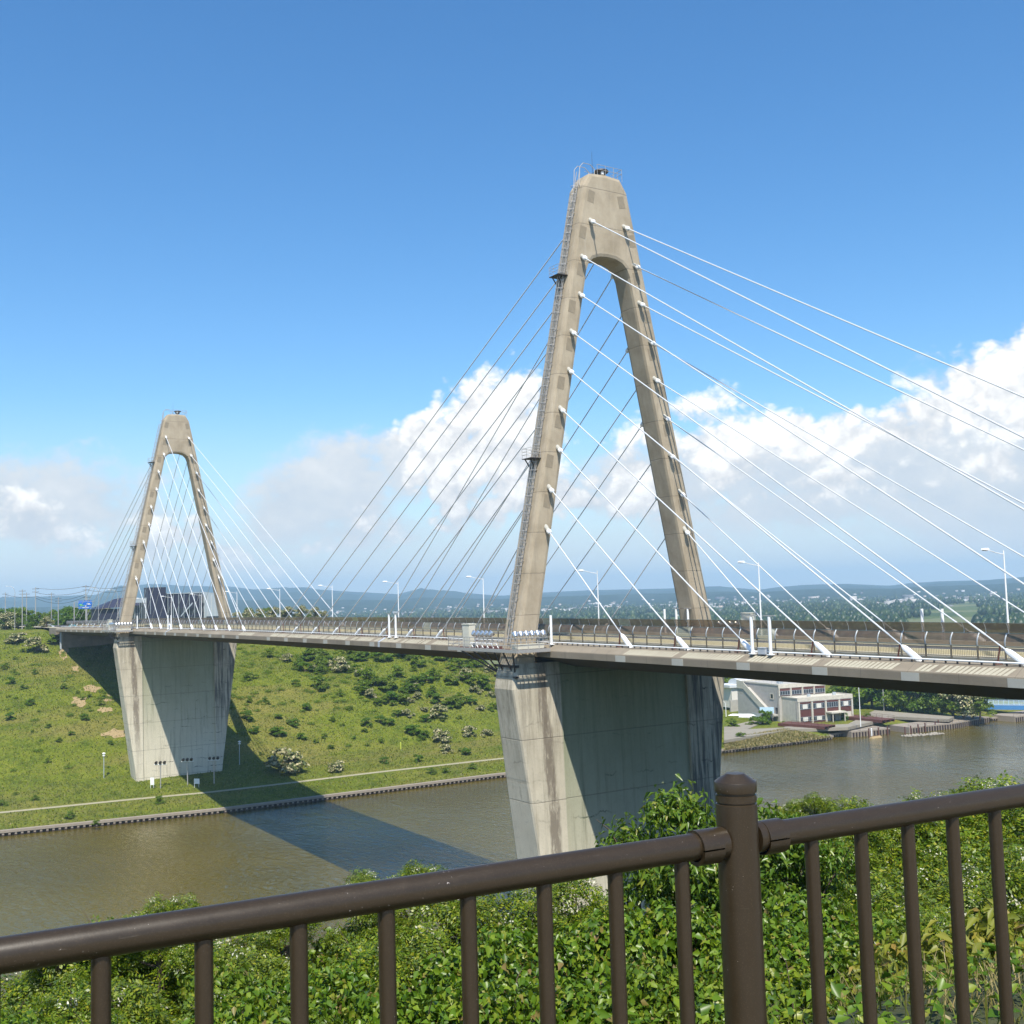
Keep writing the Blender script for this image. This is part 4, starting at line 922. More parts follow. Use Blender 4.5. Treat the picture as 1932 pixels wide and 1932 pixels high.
# rubble mound
q0, q1 = W2(1708, 1390, WATER), W2(1772, 1385, WATER); V = []; F = []
for k in range(130):
    f = random.random(); cx_, cy_ = q0[0]+(q1[0]-q0[0])*f+random.uniform(-1.6,1.6), q0[1]+(q1[1]-q0[1])*f+random.uniform(-1,1); r = random.uniform(.3,.75); b0 = len(V)
    for d in ((1,0,0),(-1,0,0),(0,1,0),(0,-1,0),(0,0,.8),(0,0,-.8)): V.append((cx_+d[0]*r*random.uniform(.7,1.2), cy_+d[1]*r*random.uniform(.7,1.2), WATER+.15+d[2]*r*random.uniform(.6,1.1)))
    for f_ in ((0,2,4),(2,1,4),(1,3,4),(3,0,4),(2,0,5),(1,2,5),(3,1,5),(0,3,5)): F.append(tuple(b0+i for i in f_))
stuff(link('rubble_mound', npmesh('rubble_mound', V, F, M_STONE)), 'low mound of grey rubble at the water in front of the quay', 'rubble')
p = W2(1653, 1392, WATER); t = thing('rowing_boat', (*p, WATER), 'small tan upturned boat afloat between the mooring piles', 'boat')
m = MB(); m.add([(p[0]-.7,p[1]-2.4,WATER),(p[0]+.7,p[1]-2.4,WATER),(p[0]+.8,p[1]+1.6,WATER),(p[0],p[1]+2.8,WATER),(p[0]-.8,p[1]+1.6,WATER),(p[0],p[1]-2,WATER+.6),(p[0],p[1]+1.8,WATER+.6)], [(0,1,5),(1,2,6,5),(2,3,6),(3,4,6),(4,0,5,6)]); m.build('hull', M_SOIL, t)
m = MB(); m.tube([(p[0],p[1]-2.2,WATER+.62),(p[0],p[1]+2.2,WATER+.62)], .06, 5); m.build('keel', M_RUSTY, t)
# ------------------------------------------------------------------ riverside building
BO = (27.8, 190.3, -38.0); BR = math.atan2(.988, .155)
bld = thing('riverside_office', BO, 'stained white three-storey office with brown window bays on the far bank', 'building'); bld.rotation_euler = (0, 0, BR)
def bpart(name, m, mt, parent=None): return link(name, m.mesh(name, mt), parent or bld, (0,0,0))
W_ = 22.0
bpart('lower_block', MB().box((0,0.35,-1.5),(W_,9.0,7.6)), M_BWHITE)
bpart('upper_block', MB().box((-1.0,8.6,-1.5),(18.0,30.0,11.4)), M_BGREY)
bpart('parapet', MB().box((-.15,.1,6.7),(W_+.15,.42,7.95)).box((-.15,.43,7.61),(.15,8.9,7.95)).box((W_-.15,.43,7.61),(W_+.15,8.9,7.95)), M_BWHITE)
bpart('upper_parapet', MB().box((-1.15,8.4,10.5),(18.15,8.72,11.85)).box((-1.15,8.73,11.41),(-.9,30,11.85)).box((17.9,8.73,11.41),(18.15,30,11.85)).box((-.89,29.8,11.41),(17.89,30,11.85)), M_BWHITE)
bw = W_/4
col_me = MB().box((-.28,-.12,-1.5),(.28,.34,6.69)).mesh('column', M_BWHITE)
for k in range(5): link('column', col_me, bld, (k*bw if k else .28, 0, 0)) if k < 4 else link('column', col_me, bld, (W_-.28, 0, 0))
def win(x0, x1, z0, z1, y, kind, par=None):
    f = bpart('window', MB().box((x0,y,z0),(x1,y+.06,z1)), M_GLASS)
    m = MB(); n_ = max(2, int((x1-x0)/.85))
    for j in range(n_+1): x = x0+(x1-x0)*j/n_; m.box((x-.04,y-.05,z0),(x+.04,y-.003,z1))
    m.box((x0,y-.055,z0-.08),(x1,y-.006,z0-.003)).box((x0,y-.055,z1+.003),(x1,y-.006,z1+.07)); bpart('frame', m, M_METAL, f)
    if kind: bpart('blind', MB().box((x0+(x1-x0)*.30,y-.02,z0+.04),(x0+(x1-x0)*.72,y-.0005-.01,z1-.04)), M_BLIND, f)
for k in range(4):
    x0, x1 = k*bw+.32, (k+1)*bw-.32
    bpart('spandrel', MB().box((x0,.28,-.9),(x1,.345,6.6)) if k < 2 else MB().box((x0,.28,2.5),(x1,.345,6.6)), M_BBROWN)
    win(x0+.1, x1-.1, 4.3, 5.8, .16, k in (0,1,3))
    if k < 2: win(x0+.1, x1-.1, .4, 1.7, .16, True)
    x0, x1 = -1+k*4.75+.3, -1+(k+1)*4.75-.3
    bpart('spandrel', MB().box((x0,8.5,7.97),(x1,8.59,10.4)), M_BBROWN); win(x0+.1, x1-.1, 8.35, 9.55, 8.4, False)
    bpart('upper_column', MB().box((-1+k*4.75-.02 if k else -1.1,8.34,7.96),(-1+k*4.75+.28,8.58,10.49)), M_BWHITE)
e0 = 2*bw+.4
bpart('entrance_wall', MB().box((e0-.05,.2,-.9),(e0+5,.34,2.45)), M_BGREY)
dr = bpart('entrance_door', MB().box((e0+1.4,.10,-.6),(e0+3.3,.19,1.7)), M_GLASS); bpart('door_frame', MB().box((e0+1.3,.08,-.6),(e0+1.39,.18,1.8)).box((e0+3.31,.08,-.6),(e0+3.4,.18,1.8)).box((e0+1.3,.08,1.71),(e0+3.4,.18,1.8)).box((e0+2.31,.05,-.6),(e0+2.39,.095,1.7)), M_BWHITE, dr)
bpart('canopy', MB().box((e0-.6,-3.0,2.5),(e0+5.4,.19,2.95)), M_BWHITE); bpart('canopy_post', MB().box((e0-.1,-2.8,-1),(e0+.15,-2.55,2.49)), M_BWHITE); bpart('canopy_post', MB().box((e0+4.7,-2.8,-1),(e0+4.95,-2.55,2.49)), M_BWHITE)
# external stair on the left flank
st = MB(); st.hexa([(-3.3,24.5,9.5),(-1.02,24.5,9.5),(-1.02,11.5,1.6),(-3.3,11.5,1.6),(-3.3,24.5,10.0),(-1.02,24.5,10.0),(-1.02,11.5,2.1),(-3.3,11.5,2.1)])
st.box((-3.3,24.51,-1.5),(-1.02,28.5,9.99)); st.box((-3.3,9.2,1.5),(-1.02,11.49,2.1)); stair = bpart('outside_stair', st, M_BGREY)
bpart('stair_parapet', MB().hexa([(-3.55,28.5,9.6),(-3.31,28.5,9.6),(-3.31,24.5,9.5),(-3.55,24.5,9.5),(-3.55,28.5,12.4),(-3.31,28.5,12.4),(-3.31,24.5,12.0),(-3.55,24.5,12.0)]).hexa([(-3.55,24.49,9.2),(-3.31,24.49,9.2),(-3.31,11.5,1.2),(-3.55,11.5,1.2),(-3.55,24.49,11.6),(-3.31,24.49,11.6),(-3.31,11.5,3.4),(-3.55,11.5,3.4)]).box((-3.55,8.9,1.2),(-3.31,11.49,3.2)), M_BWHITE)
bpart('stair_wall', MB().add([(-3.3,24.5,-1.5),(-3.3,11.5,-1.5),(-3.3,11.5,1.59),(-3.3,24.5,9.45),(-3.1,24.5,-1.5),(-3.1,11.5,-1.5),(-3.1,11.5,1.59),(-3.1,24.5,9.45)], [(0,1,2,3),(7,6,5,4),(0,4,5,1)]), M_BGREY)
f = bpart('side_window', MB().box((-1.06,11.6,7.0),(-1.005,13.0,8.4)), M_GLASS); bpart('frame', MB().box((-1.16,11.35,6.75),(-1.065,11.6,8.65)).box((-1.16,13.0,6.75),(-1.065,13.25,8.65)).box((-1.16,11.61,6.75),(-1.065,12.99,7.0)).box((-1.16,11.61,8.41),(-1.065,12.99,8.65)), M_BWHITE, f)
bpart('side_door', MB().box((-1.09,9.4,2.12),(-1.005,10.6,4.2)), M_GLASS)
bpart('garage_door', MB().box((-3.36,16,-.9),(-3.305,20.5,1.9)), M_METAL); bpart('blue_notice', MB().box((-3.4,12.2,-.4),(-3.35,13.8,1.1)), M_SIGN)
for k in range(9): bpart('roof_railing', MB().box((-.95,10+k*2.2,11.86),(-.90,10.05+k*2.2,12.7)), M_METAL)
bpart('drain_pipe', MB().tube([(-1.12,9.1,-1),(-1.12,9.1,10.4)], .09, 6), M_GALV); bpart('drain_pipe', MB().tube([(-.12,.8,-1),(-.12,.8,7.0)], .09, 6), M_GALV)
for x, y in ((4, 15), (9, 20), (13.5, 13)): bpart('roof_unit', MB().box((x,y,11.42),(x+1.8,y+1.2,12.7)).box((x+.2,y+.2,12.705),(x+1.6,y+1.0,12.85)), M_METAL)
for x in (7.2, 17.6): bpart('condenser_unit', MB().box((x,4.2,7.62),(x+1.1,4.7,8.5)), M_METAL)
bpart('gutter', MB().tube([(0,-.16,6.6),(W_,-.16,6.6)], .07, 6), M_GALV)
# storehouse behind
so = at(1378, 1320, 0, -16); sO = (float(so[0]), float(so[1]), float(so[2]))
sh = thing('storehouse', sO, 'low cream storehouse with pale barrel roof behind the office', 'building'); sh.rotation_euler = (0, 0, BR)
def spart(name, m, mt, parent=None): return link(name, m.mesh(name, mt), parent or sh, (0,0,0))
spart('wall', MB().box((.5,0,-3),(14,8,4.2)), M_BLIND); spart('roof_slab', MB().box((-.6,-.8,4.21),(14.6,8.8,5.1)), M_ROOFP)
m = MB(); vs = []
for k in range(7): a_ = math.pi*k/6; vs += [(4.5, 4-3.6*math.cos(a_), 5.1+2.0*math.sin(a_)), (14, 4-3.6*math.cos(a_), 5.1+2.0*math.sin(a_))]
m.add(vs, [(2*i,2*i+1,2*i+3,2*i+2) for i in range(6)], True); m.add([vs[2*i] for i in range(7)], [tuple(range(7))]); m.add([vs[2*i+1] for i in range(7)], [tuple(reversed(range(7)))]); spart('barrel_roof', m, M_ROOFP)
for x in (3.4, 10.4): f = spart('window', MB().box((x,-.05,.6),(x+1.2,-.004,3.0)), M_GLASS); spart('frame', MB().box((x+.56,-.09,.6),(x+.64,-.053,3.0)).box((x,-.09,1.75),(x+.55,-.053,1.83)), M_METAL, f)
for x in (.5, 5, 9, 13): spart('pilaster', MB().box((x,-.35,-1.5),(x+.35,-.003,2.8)), M_BLIND)
spart('retaining_wall', MB().box((-1.5,-2.2,-6),(16,-1.6,0)), M_BGREY)
# rust-red slipways
for k, (xa, ya, lab) in enumerate(((1478, 1376, 'rust-red steel jetty ramp in front of the office'), (1600, 1366, 'rust-red steel jetty ramp right of the entrance'))):
    pa_, pb_ = at(xa if k == 0 else 1598, (1367 if k == 0 else 1354), 2, -38.0), at((1566 if k == 0 else 1676), (1375 if k == 0 else 1363), 2, -38.2)
    d = Vector(pb_-pa_); d.z = 0; L = d.length; d.normalize(); nn_ = Vector((-d.y, d.x, 0))
    o = Vector(pa_)+Vector((0, 0, .75)); t = thing('steel_jetty', tuple(o), lab, 'jetty', 'rust-red jetties by the office')
    def J(u, v, z): q = o+d*u+nn_*v; return (q.x, q.y, o.z+z)
    m = MB(); m.hexa([J(0,-3,-.15),J(L,-3,-.15),J(L,3,-.15),J(0,3,-.15),J(0,-3,0),J(L,-3,0),J(L,3,0),J(0,3,0)]); m.build('deck_plate', M_RUSTY, t)
    for v in (-3,-1,1,3):
        m = MB(); m.hexa([J(0,v-.1,-.9),J(L,v-.1,-.9),J(L,v+.1,-.9),J(0,v+.1,-.9),J(0,v-.1,-.155),J(L,v-.1,-.155),J(L,v+.1,-.155),J(0,v+.1,-.155)]); m.build('girder', M_RUSTY, t)
    for v in (-2.9, 2.9):
        m = MB()
        for h in (.55, 1.05): m.tube([J(L*.3,v,h),J(L,v,h)], .045, 5)
        for u in np.linspace(L*.3, L, 6): m.tube([J(u,v,0),J(u,v,1.05)], .045, 5)
        m.build('guard_rail', M_RUSTY, t)
# forecourt paving
def prism(m, poly, z0, z1):
    n_ = len(poly); m.add([(x, y, z1) for x, y in poly], [tuple(range(n_))]); m.add([(x, y, z0) for x, y in poly]+[(x, y, z1) for x, y in poly], [(i, (i+1) % n_, n_+(i+1) % n_, n_+i) for i in range(n_)])
fc = MB(); zf = -38.05
P = [W2(*q, zf) for q in ((1372,1395),(1480,1372),(1560,1372),(1620,1360),(1640,1338),(1790,1352),(1850,1352),(1700,1370),(1640,1380),(1470,1378),(1372,1402))]
poly = [W2(*q, -38.0) for q in ((1480,1371),(1600,1366),(1650,1340),(1800,1352),(1790,1357),(1690,1352),(1600,1372),(1480,1377))]
prism(fc, poly, -38.9, -37.98)
struct(fc.build('forecourt', M_FORE))
pv2 = MB(); poly = [W2(*q, -38.1) for q in ((1366,1372),(1420,1360),(1440,1363),(1410,1376),(1480,1373),(1480,1379),(1366,1397))]
prism(pv2, poly, -38.9, -38.02); struct(pv2.build('access_road', M_FORE))
# street lamps by the building
for k, (x, yb_, yt, lab) in enumerate(((1624,1371,1282,'curved white street lamp on the quay before the office'), (1370,1352,1322,'curved lamp at the access road beside the near pier'))):
    p = at(x, yb_, 2, -38.0); h = (yb_-yt)/FPX*float(np.dot(p-CAM, AF)); t = thing('street_lamp', tuple(p), lab, 'street lamp', 'street lamps by the riverside office')
    m = MB(); m.tube([tuple(p), tuple(p+[0,0,h*.8]), tuple(p+[0,0,h*.93]+AR*-.5), tuple(p+[0,0,h*.985]+AR*-1.6), tuple(p+[0,0,h]+AR*-2.6)], [.14,.10,.09,.08,.06], 7); m.build('curved_pole', M_WHITE, t)
    q = p+[0,0,h]+AR*-2.9; m = MB(); m.box(tuple(q-[.35,.35,.1]), tuple(q+[.35,.35,.08])); m.build('lamp_head', M_WHITE, t)
# utility pole at the tree row
for x, yb_, yt, lab in ((1668,1342,1280,'grey pole standing before the tree row right of the office'),):
    p = at(x, yb_, 2, -38.2); t = thing('utility_pole', tuple(p), lab, 'pole'); m = MB(); m.tube([tuple(p), tuple(p+[0,0,11])], .16, 7); m.build('shaft', M_GALV, t); q = p+[0,0,4.0]; MB().box(tuple(q-[.3,.3,.3]), tuple(q+[.3,.3,.4])).build('meter_box', M_WHITE, t)
# boats / sign under the shed, blue tarp sign board
p = at(1447, 1346, 0, 18); t = thing('sign_board', tuple(p), 'pale blue weathered board beside the outside stair', 'board')
q = p; m = MB(); u_ = AR*4.6; h_ = np.array([0,0,2.0]); n_ = np.array([.5,-.3,0])*.25
m.hexa([tuple(q-u_/2), tuple(q+u_/2), tuple(q+u_/2-n_), tuple(q-u_/2-n_), tuple(q-u_/2+h_), tuple(q+u_/2+h_), tuple(q+u_/2+h_-n_), tuple(q-u_/2+h_-n_)]); m.build('panel', M_LBLUE, t)
m = MB(); m.tube([tuple(q-u_*.4+[0,0,-2.5]), tuple(q-u_*.4+[0,0,1.0])], .07, 5); m.tube([tuple(q+u_*.4+[0,0,-2.5]), tuple(q+u_*.4+[0,0,1.0])], .07, 5); m.build('legs', M_GALV, t)
for k, (x, y, ln) in enumerate(((1400,1350,9.5),(1407,1353,5.0))):
    p = at(x, y, 0, 10-3*k); t = thing('moored_skiff', tuple(p), ('long white racing boat' if k == 0 else 'short white boat')+' laid on the bank left of the board', 'boat', 'boats laid up on the bank')
    d = AR*ln/2; n_ = np.array([.53,-.4,0])*.9; z_ = np.array([0,0,.5])
    m = MB(); m.add([tuple(p-d), tuple(p-d*.6+n_*.6), tuple(p+d*.6+n_*.6), tuple(p+d), tuple(p+d*.6-n_*.6), tuple(p-d*.6-n_*.6), tuple(p-d*.7+z_), tuple(p+d*.7+z_)], [(0,1,6),(1,2,7,6),(2,3,7),(3,4,7),(4,5,6,7),(5,0,6)]); m.build('hull', M_WHITE, t); m = MB(); m.tube([tuple(p-d*.7+z_*1.05),tuple(p+d*.7+z_*1.05)], .06, 5); m.build('keel', M_WHITE, t)
# blue footbridge over the inlet
p0, p1 = at(1846, 1334, 2, -37.4), at(2000, 1336, 2, -37.4); d = Vector(p1-p0); d.z = 0; L = d.length; d.normalize(); nn_ = Vector((-d.y, d.x, 0)); o = Vector(p0)
t = thing('blue_footbridge', tuple(o), 'blue steel girder footbridge with pale blue railing beyond the quay', 'bridge')
def J(u, v, z): q = o+d*u+nn_*v; return (q.x, q.y, o.z+z)
for v in (-1.6, 1.6):
    m = MB(); m.hexa([J(0,v-.15,-.6),J(L,v-.15,-.6),J(L,v+.15,-.6),J(0,v+.15,-.6),J(0,v-.15,.9),J(L,v-.15,.9),J(L,v+.15,.9),J(0,v+.15,.9)]); m.build('girder', M_BLUE, t)
    m = MB()
    for h in (1.1, 1.7, 2.3): m.tube([J(0,v,h),J(L,v,h)], .06, 5)
    m.build('hand_rail', M_LBLUE, t); pm_ = MB().box((-.07,-.07,0),(.07,.07,1.45)).mesh('rail_post', M_LBLUE)
    for u in np.arange(0, L, 1.6): q = J(u,v,.9); link('rail_post', pm_, t, (q[0]-o.x, q[1]-o.y, q[2]-o.z))
m = MB(); m.hexa([J(0,-1.44,.5),J(L,-1.44,.5),J(L,1.44,.5),J(0,1.44,.5),J(0,-1.44,.7),J(L,-1.44,.7),J(L,1.44,.7),J(0,1.44,.7)]); m.build('walkway', M_WALK, t)
# ------------------------------------------------------------------ lights and signs at the far pier foot
def ground(x, y): return float(far_z(np.array(x), np.array(y)))
def onslope(px, py, z0=-38):
    d = ray(px, py); t_ = np.arange(200, 700, 0.4); P = CAM+d[None]*t_[:, None]
    hit = np.nonzero(P[:, 2] < far_z(P[:, 0], P[:, 1]))[0]
    return P[hit[0]] if len(hit) else P[-1]
for k, (x, yb_) in enumerate(((303,1488),(354,1482),(404,1479))):
    p = onslope(x, yb_); p = np.array([p[0], p[1], ground(p[0], p[1])]); t = thing('spotlight_stand', tuple(p), f'{("left","middle","right")[k]} triple spotlight stand at the foot of the far pier', 'spotlight', 'spotlight stands at the far pier')
    m = MB(); m.tube([tuple(p), tuple(p+[0,0,5.6])], .13, 7); m.build('mast', M_GALV, t)
    m = MB(); m.tube([tuple(p+[-.7,-1.3,5.6]), tuple(p+[.7,1.3,5.6])], .10, 6); m.build('crossbar', M_WHITE, t)
    for j in (-1,0,1):
        c = p+np.array([.45*j,.85*j,6.1]); m = MB(); m.tube([tuple(c+[.35,-.2,-.1]), tuple(c+[.1,-.05,0]), tuple(c+[-.35,.2,.1])], [.36,.34,.2], 10); m.build('spotlight', M_DARKSTEEL, t)
for k, (x, yb_, lab) in enumerate(((196,1468,'grey lantern post on the grass left of the far pier'),(452,1443,'pale lantern post in the shade right of the far pier'))):
    p = onslope(x, yb_); t = thing('lantern_post', tuple(p), lab, 'lamp post', 'lantern posts by the far pier')
    m = MB(); m.tube([tuple(p-[0,0,.3]), tuple(p+[0,0,5.2])], .11, 7); m.build('post', M_METAL, t); m = MB(); m.lathe(tuple(p+[0,0,5.2]), [(.15,0),(.34,.1),(.34,.3),(.2,.36),(.2,.6),(.42,.65),(.42,.8),(.1,.95)], 10); m.build('lantern', M_WHITE, t)
for x, yb_, w_, h_, lab in ((287,1488,.9,1.7,'narrow white notice by the path left of the spotlights'),(371,1486,1.3,1.2,'small white sign on two legs in the pier shade')):
    p = onslope(x, yb_); t = thing('notice_sign', tuple(p), lab, 'sign', 'white notices by the far pier'); u_ = AR*w_/2
    m = MB(); m.hexa([tuple(p-u_+[.05,0,.9]),tuple(p+u_+[.05,0,.9]),tuple(p+u_+[0,.05,.9]),tuple(p-u_+[0,.05,.9]),tuple(p-u_+[.05,0,.9+h_]),tuple(p+u_+[.05,0,.9+h_]),tuple(p+u_+[0,.05,.9+h_]),tuple(p-u_+[0,.05,.9+h_])]); m.build('panel', M_WHITE, t)
    m = MB()
    for s in (-.8,.8): m.tube([tuple(p+u_*s-[0,0,.3]),tuple(p+u_*s+[0,0,1.0])], .05, 5)
    m.build('legs', M_WHITE, t)
p = onslope(756, 1415); t = thing('marker_stake', tuple(p), 'yellow-green marker stake standing in the grass by the path', 'stake'); m = MB(); m.box(tuple(p+[-.12,-.12,-.3]), tuple(p+[.12,.12,1.9])); m.build('stake', M_YEL, t); m = MB(); m.lathe(tuple(p+[0,0,1.9]), [(.15,0),(.15,.15),(.02,.3)], 6); m.build('tip', M_YEL, t)
# sandy slips on the slope
for k, (x, y, w_, h_) in enumerate(((172,1300,26,9),(150,1325,22,14),(215,1385,30,12),(198,1340,18,8),(120,1230,12,20),(142,1262,9,8),(205,1318,13,9))):
    V = []; F = []; nn2 = 16; c = onslope(x, y, -20); V.append((c[0], c[1], ground(c[0], c[1])+.13))
    for j in range(nn2):
        a_ = 2*math.pi*j/nn2; rr = random.uniform(.55, 1.15); q = onslope(x+w_*rr*math.cos(a_)*.8, y+h_*rr*math.sin(a_)*.8, -20); V.append((q[0], q[1], ground(q[0], q[1])+.07))
    F = [(0, 1+j, 1+(j+1) % nn2) for j in range(nn2)]
    struct(link('bare_soil_patch', npmesh('bare_soil_patch', V, F, M_SOIL)))
# ------------------------------------------------------------------ foliage meshes
def leaf_cloud(name, m, clumps, n, size, shape='leaf', droop=0.0, up=0.35, seed=0, aspect=0.55, shell=0.35):
    """n leaves spread through clumps (cx,cy,cz,rx,ry,rz): separate little folded blades"""
    g = np.random.default_rng(seed); C = np.array(clumps, float)
    wgt = (C[:, 3]*C[:, 4]*C[:, 5])**0.7; k = g.choice(len(C), n, p=wgt/wgt.sum())
    d = g.normal(size=(n, 3)); d /= np.linalg.norm(d, axis=1)[:, None]; d[:, 2] = np.where(d[:, 2] < -0.25, -d[:, 2]*0.6, d[:, 2])
    r = 1-shell*g.random(n)**1.5*1.6
    r = np.clip(r+g.normal(0, 0.06, n), 0.15, 1.25)
    pos = C[k, :3]+d*r[:, None]*C[k, 3:6]
    nrm = d*0.7+g.normal(0, 0.55, (n, 3)); nrm[:, 2] += up; nrm /= np.linalg.norm(nrm, axis=1)[:, None]
    ax = g.normal(size=(n, 3)); ax[:, 2] -= droop*2.0; ax += d*0.5; ax -= nrm*(ax*nrm).sum(1)[:, None]; ax /= np.linalg.norm(ax, axis=1)[:, None]+1e-9
    sd_ = np.cross(nrm, ax); s = size*g.uniform(0.6, 1.35, n)
    L = ax*s[:, None]; Wd = sd_*(s*aspect)[:, None]*0.5; N = nrm*(s*0.16)[:, None]; dr = np.array([0, 0, -1.0])*(s*droop*0.5)[:, None]
    if shape == 'leaf':
        V = np.stack([pos-L*0.5, pos-L*0.12+Wd+N, pos+L*0.5+dr, pos-L*0.12-Wd+N, pos+L*0.05-N*0.3], 1)
        b = (np.arange(n)*5)[:, None]
        F = np.concatenate([b+np.array([[0, 1, 4]]), b+np.array([[1, 2, 4]]), b+np.array([[2, 3, 4]]), b+np.array([[3, 0, 4]])], 0)
        F = F[:, [0, 2, 1]]
    else:
        V = np.stack([pos-L*0.5, pos+Wd+N, pos+L*0.5, pos-Wd+N], 1); b = (np.arange(n)*4)[:, None]
        F = np.concatenate([b+np.array([[0, 3, 2]]), b+np.array([[0, 2, 1]])], 0)
    return npmesh(name, V, F, m)
def pinnate_cloud(name, m, clumps, n, size, seed=0):
    """feathery compound leaves: n fronds with 9 leaflets"""
    g = np.random.default_rng(seed); C = np.array(clumps, float); wgt = (C[:, 3]*C[:, 4]*C[:, 5])**0.7; k = g.choice(len(C), n, p=wgt/wgt.sum())
    d = g.normal(size=(n, 3)); d /= np.linalg.norm(d, axis=1)[:, None]; d[:, 2] = np.where(d[:, 2] < -0.3, -d[:, 2]*0.5, d[:, 2])
    pos = C[k, :3]+d*np.clip(1-0.45*g.random(n)**1.4, 0.2, 1.2)[:, None]*C[k, 3:6]
    nrm = d*0.5+g.normal(0, 0.4, (n, 3)); nrm[:, 2] += 0.6; nrm /= np.linalg.norm(nrm, axis=1)[:, None]
    ax = d+g.normal(0, 0.8, (n, 3)); ax[:, 2] -= 0.5; ax -= nrm*(ax*nrm).sum(1)[:, None]; ax /= np.linalg.norm(ax, axis=1)[:, None]
    sd_ = np.cross(nrm, ax); s = size*g.uniform(0.7, 1.25, n); Vs = []; 
    for j in range(9):
        t_ = (j//2)/4.0-0.3 if j < 8 else 0.95; side = (1 if j % 2 else -1) if j < 8 else 0
        c = pos+ax*(s*t_)[:, None]+sd_*(s*0.24*side)[:, None]-np.array([0, 0, 1.0])*(s*0.25*t_*t_)[:, None]
        la = (sd_*side+ax*0.35) if side else ax; la = la/np.linalg.norm(la, axis=1)[:, None]; lw = np.cross(nrm+g.normal(0, .25, (n, 3)), la)
        l_ = s*0.20; w_ = s*0.085
        Vs.append(np.stack([c-la*l_[:, None], c+lw*w_[:, None], c+la*l_[:, None], c-lw*w_[:, None]], 1))
    V = np.concatenate(Vs, 0); b = (np.arange(len(V))*4)[:, None]; F = b+np.array([[0, 3, 2, 1]])
    return npmesh(name, V, F, m)
def crown_clumps(g, rx, rz, n, low=0.1, lo=0.20, hi=0.38, spread=0.75):
    out = []
    for i in range(n):
        a = g.uniform(0, 2*math.pi); rr = math.sqrt(g.random())*spread; h = g.uniform(low, 1.0); k = math.sqrt(max(0.05, 1-(h*0.95)**2.2))
        s = g.uniform(lo, hi)
        out.append((rx*rr*k*math.cos(a), rx*rr*k*math.sin(a), rz*h*0.92, rx*s, rx*s, rz*s*0.7))
    return out
def stems_mesh(name, g, clumps, h0=0.0, r=0.05, lim=9):
    m = MB(); m.tube([(0, 0, -0.4), (0.03, 0.02, 0.25+h0)], [r*1.5, r*1.2], 6)
    for c in clumps[-5:]:
        q_ = Vector((c[0], c[1], c[2])); d_ = Vector((c[0]*.5+.1, c[1]*.5, .55)).normalized(); m.tube([tuple(q_*.6), tuple(q_+d_*c[3]*.8), tuple(q_+d_*c[3]*1.1+Vector((.05, -.06, .03)))], [r*.35, r*.16, r*.06], 4)
    for c in clumps[:lim]: m.tube([(0.03, 0.02, 0.2+h0*0.6), (c[0]*0.5, c[1]*0.5, (c[2]+h0)*0.55), (c[0], c[1], c[2])], [r, r*0.6, r*0.25], 5)
    return m.mesh(name, M_BARK)
gB = np.random.default_rng(21)
PROTO = {}
def proto(kind, idx, make):
    PROTO.setdefault(kind, []).append(make(idx))
for i in range(3):
    cl_ = crown_clumps(gB, 1.7, 2.0, 17, 0.05, .22, .36, .9); proto('broad', i, lambda k: (leaf_cloud('foliage', M_LBROAD, cl_, 6800, 0.10, droop=0.35, seed=30+k, aspect=0.72), stems_mesh('stems', gB, cl_), None))
    cl_ = crown_clumps(gB, 1.8, 2.3, 19, 0.05, .2, .36, .9); blc = [c for c in cl_]; proto('acacia', i, lambda k: (pinnate_cloud('foliage', M_LPINN, cl_, 3000, 0.17, seed=40+k), stems_mesh('stems', gB, cl_), leaf_cloud('blossom', M_BLOSSOM, [(c[0]+gB.normal(0,.2), c[1]+gB.normal(0,.2), c[2]+c[5]*.6, .16, .16, .2) for c in blc[:14]], 420, 0.05, 'quad', seed=50+k)))
for i in range(2):
    cl_ = crown_clumps(gB, 1.9, 2.8, 34, 0.0, .18, .32, .9); proto('long', i, lambda k: (leaf_cloud('foliage', M_LLONG, cl_, 11000, 0.11, droop=0.4, seed=60+k, aspect=0.46), stems_mesh('stems', gB, cl_), None))
    cl_ = crown_clumps(gB, 0.8, 1.0, 12); proto('yellow', i, lambda k: (leaf_cloud('foliage', M_LYELL, cl_, 900, 0.12, droop=0.2, seed=70+k, aspect=0.42), stems_mesh('stems', gB, cl_, 0, .025), None))
    cl_ = crown_clumps(gB, 0.9, 1.1, 14); proto('small', i, lambda k: (leaf_cloud('foliage', M_LPINN, cl_, 2200, 0.07, droop=0.1, seed=75+k, aspect=0.6), stems_mesh('stems', gB, cl_, 0, .025), None))
def zmax(me):
    c = np.zeros(len(me.vertices)*3, np.float32); me.vertices.foreach_get('co', c); return float(np.percentile(c.reshape(-1, 3)[:, 2], 99.3))
ZM = {k: [zmax(p[0]) for p in v] for k, v in PROTO.items()}
def plant(name, kind, loc, sc, label, cat, group, h=None, idx=0):
    fo, stm, bl = PROTO[kind][idx]; t = thing(name, loc, label, cat, group)
    t.scale = (sc, sc, h or sc); t.rotation_euler = (0, 0, random.uniform(0, 6.28))
    link('foliage', fo, t, (0,0,0)); link('stems', stm, t, (0,0,0))
    if bl: link('blossom', bl, t, (0,0,0))
    return t
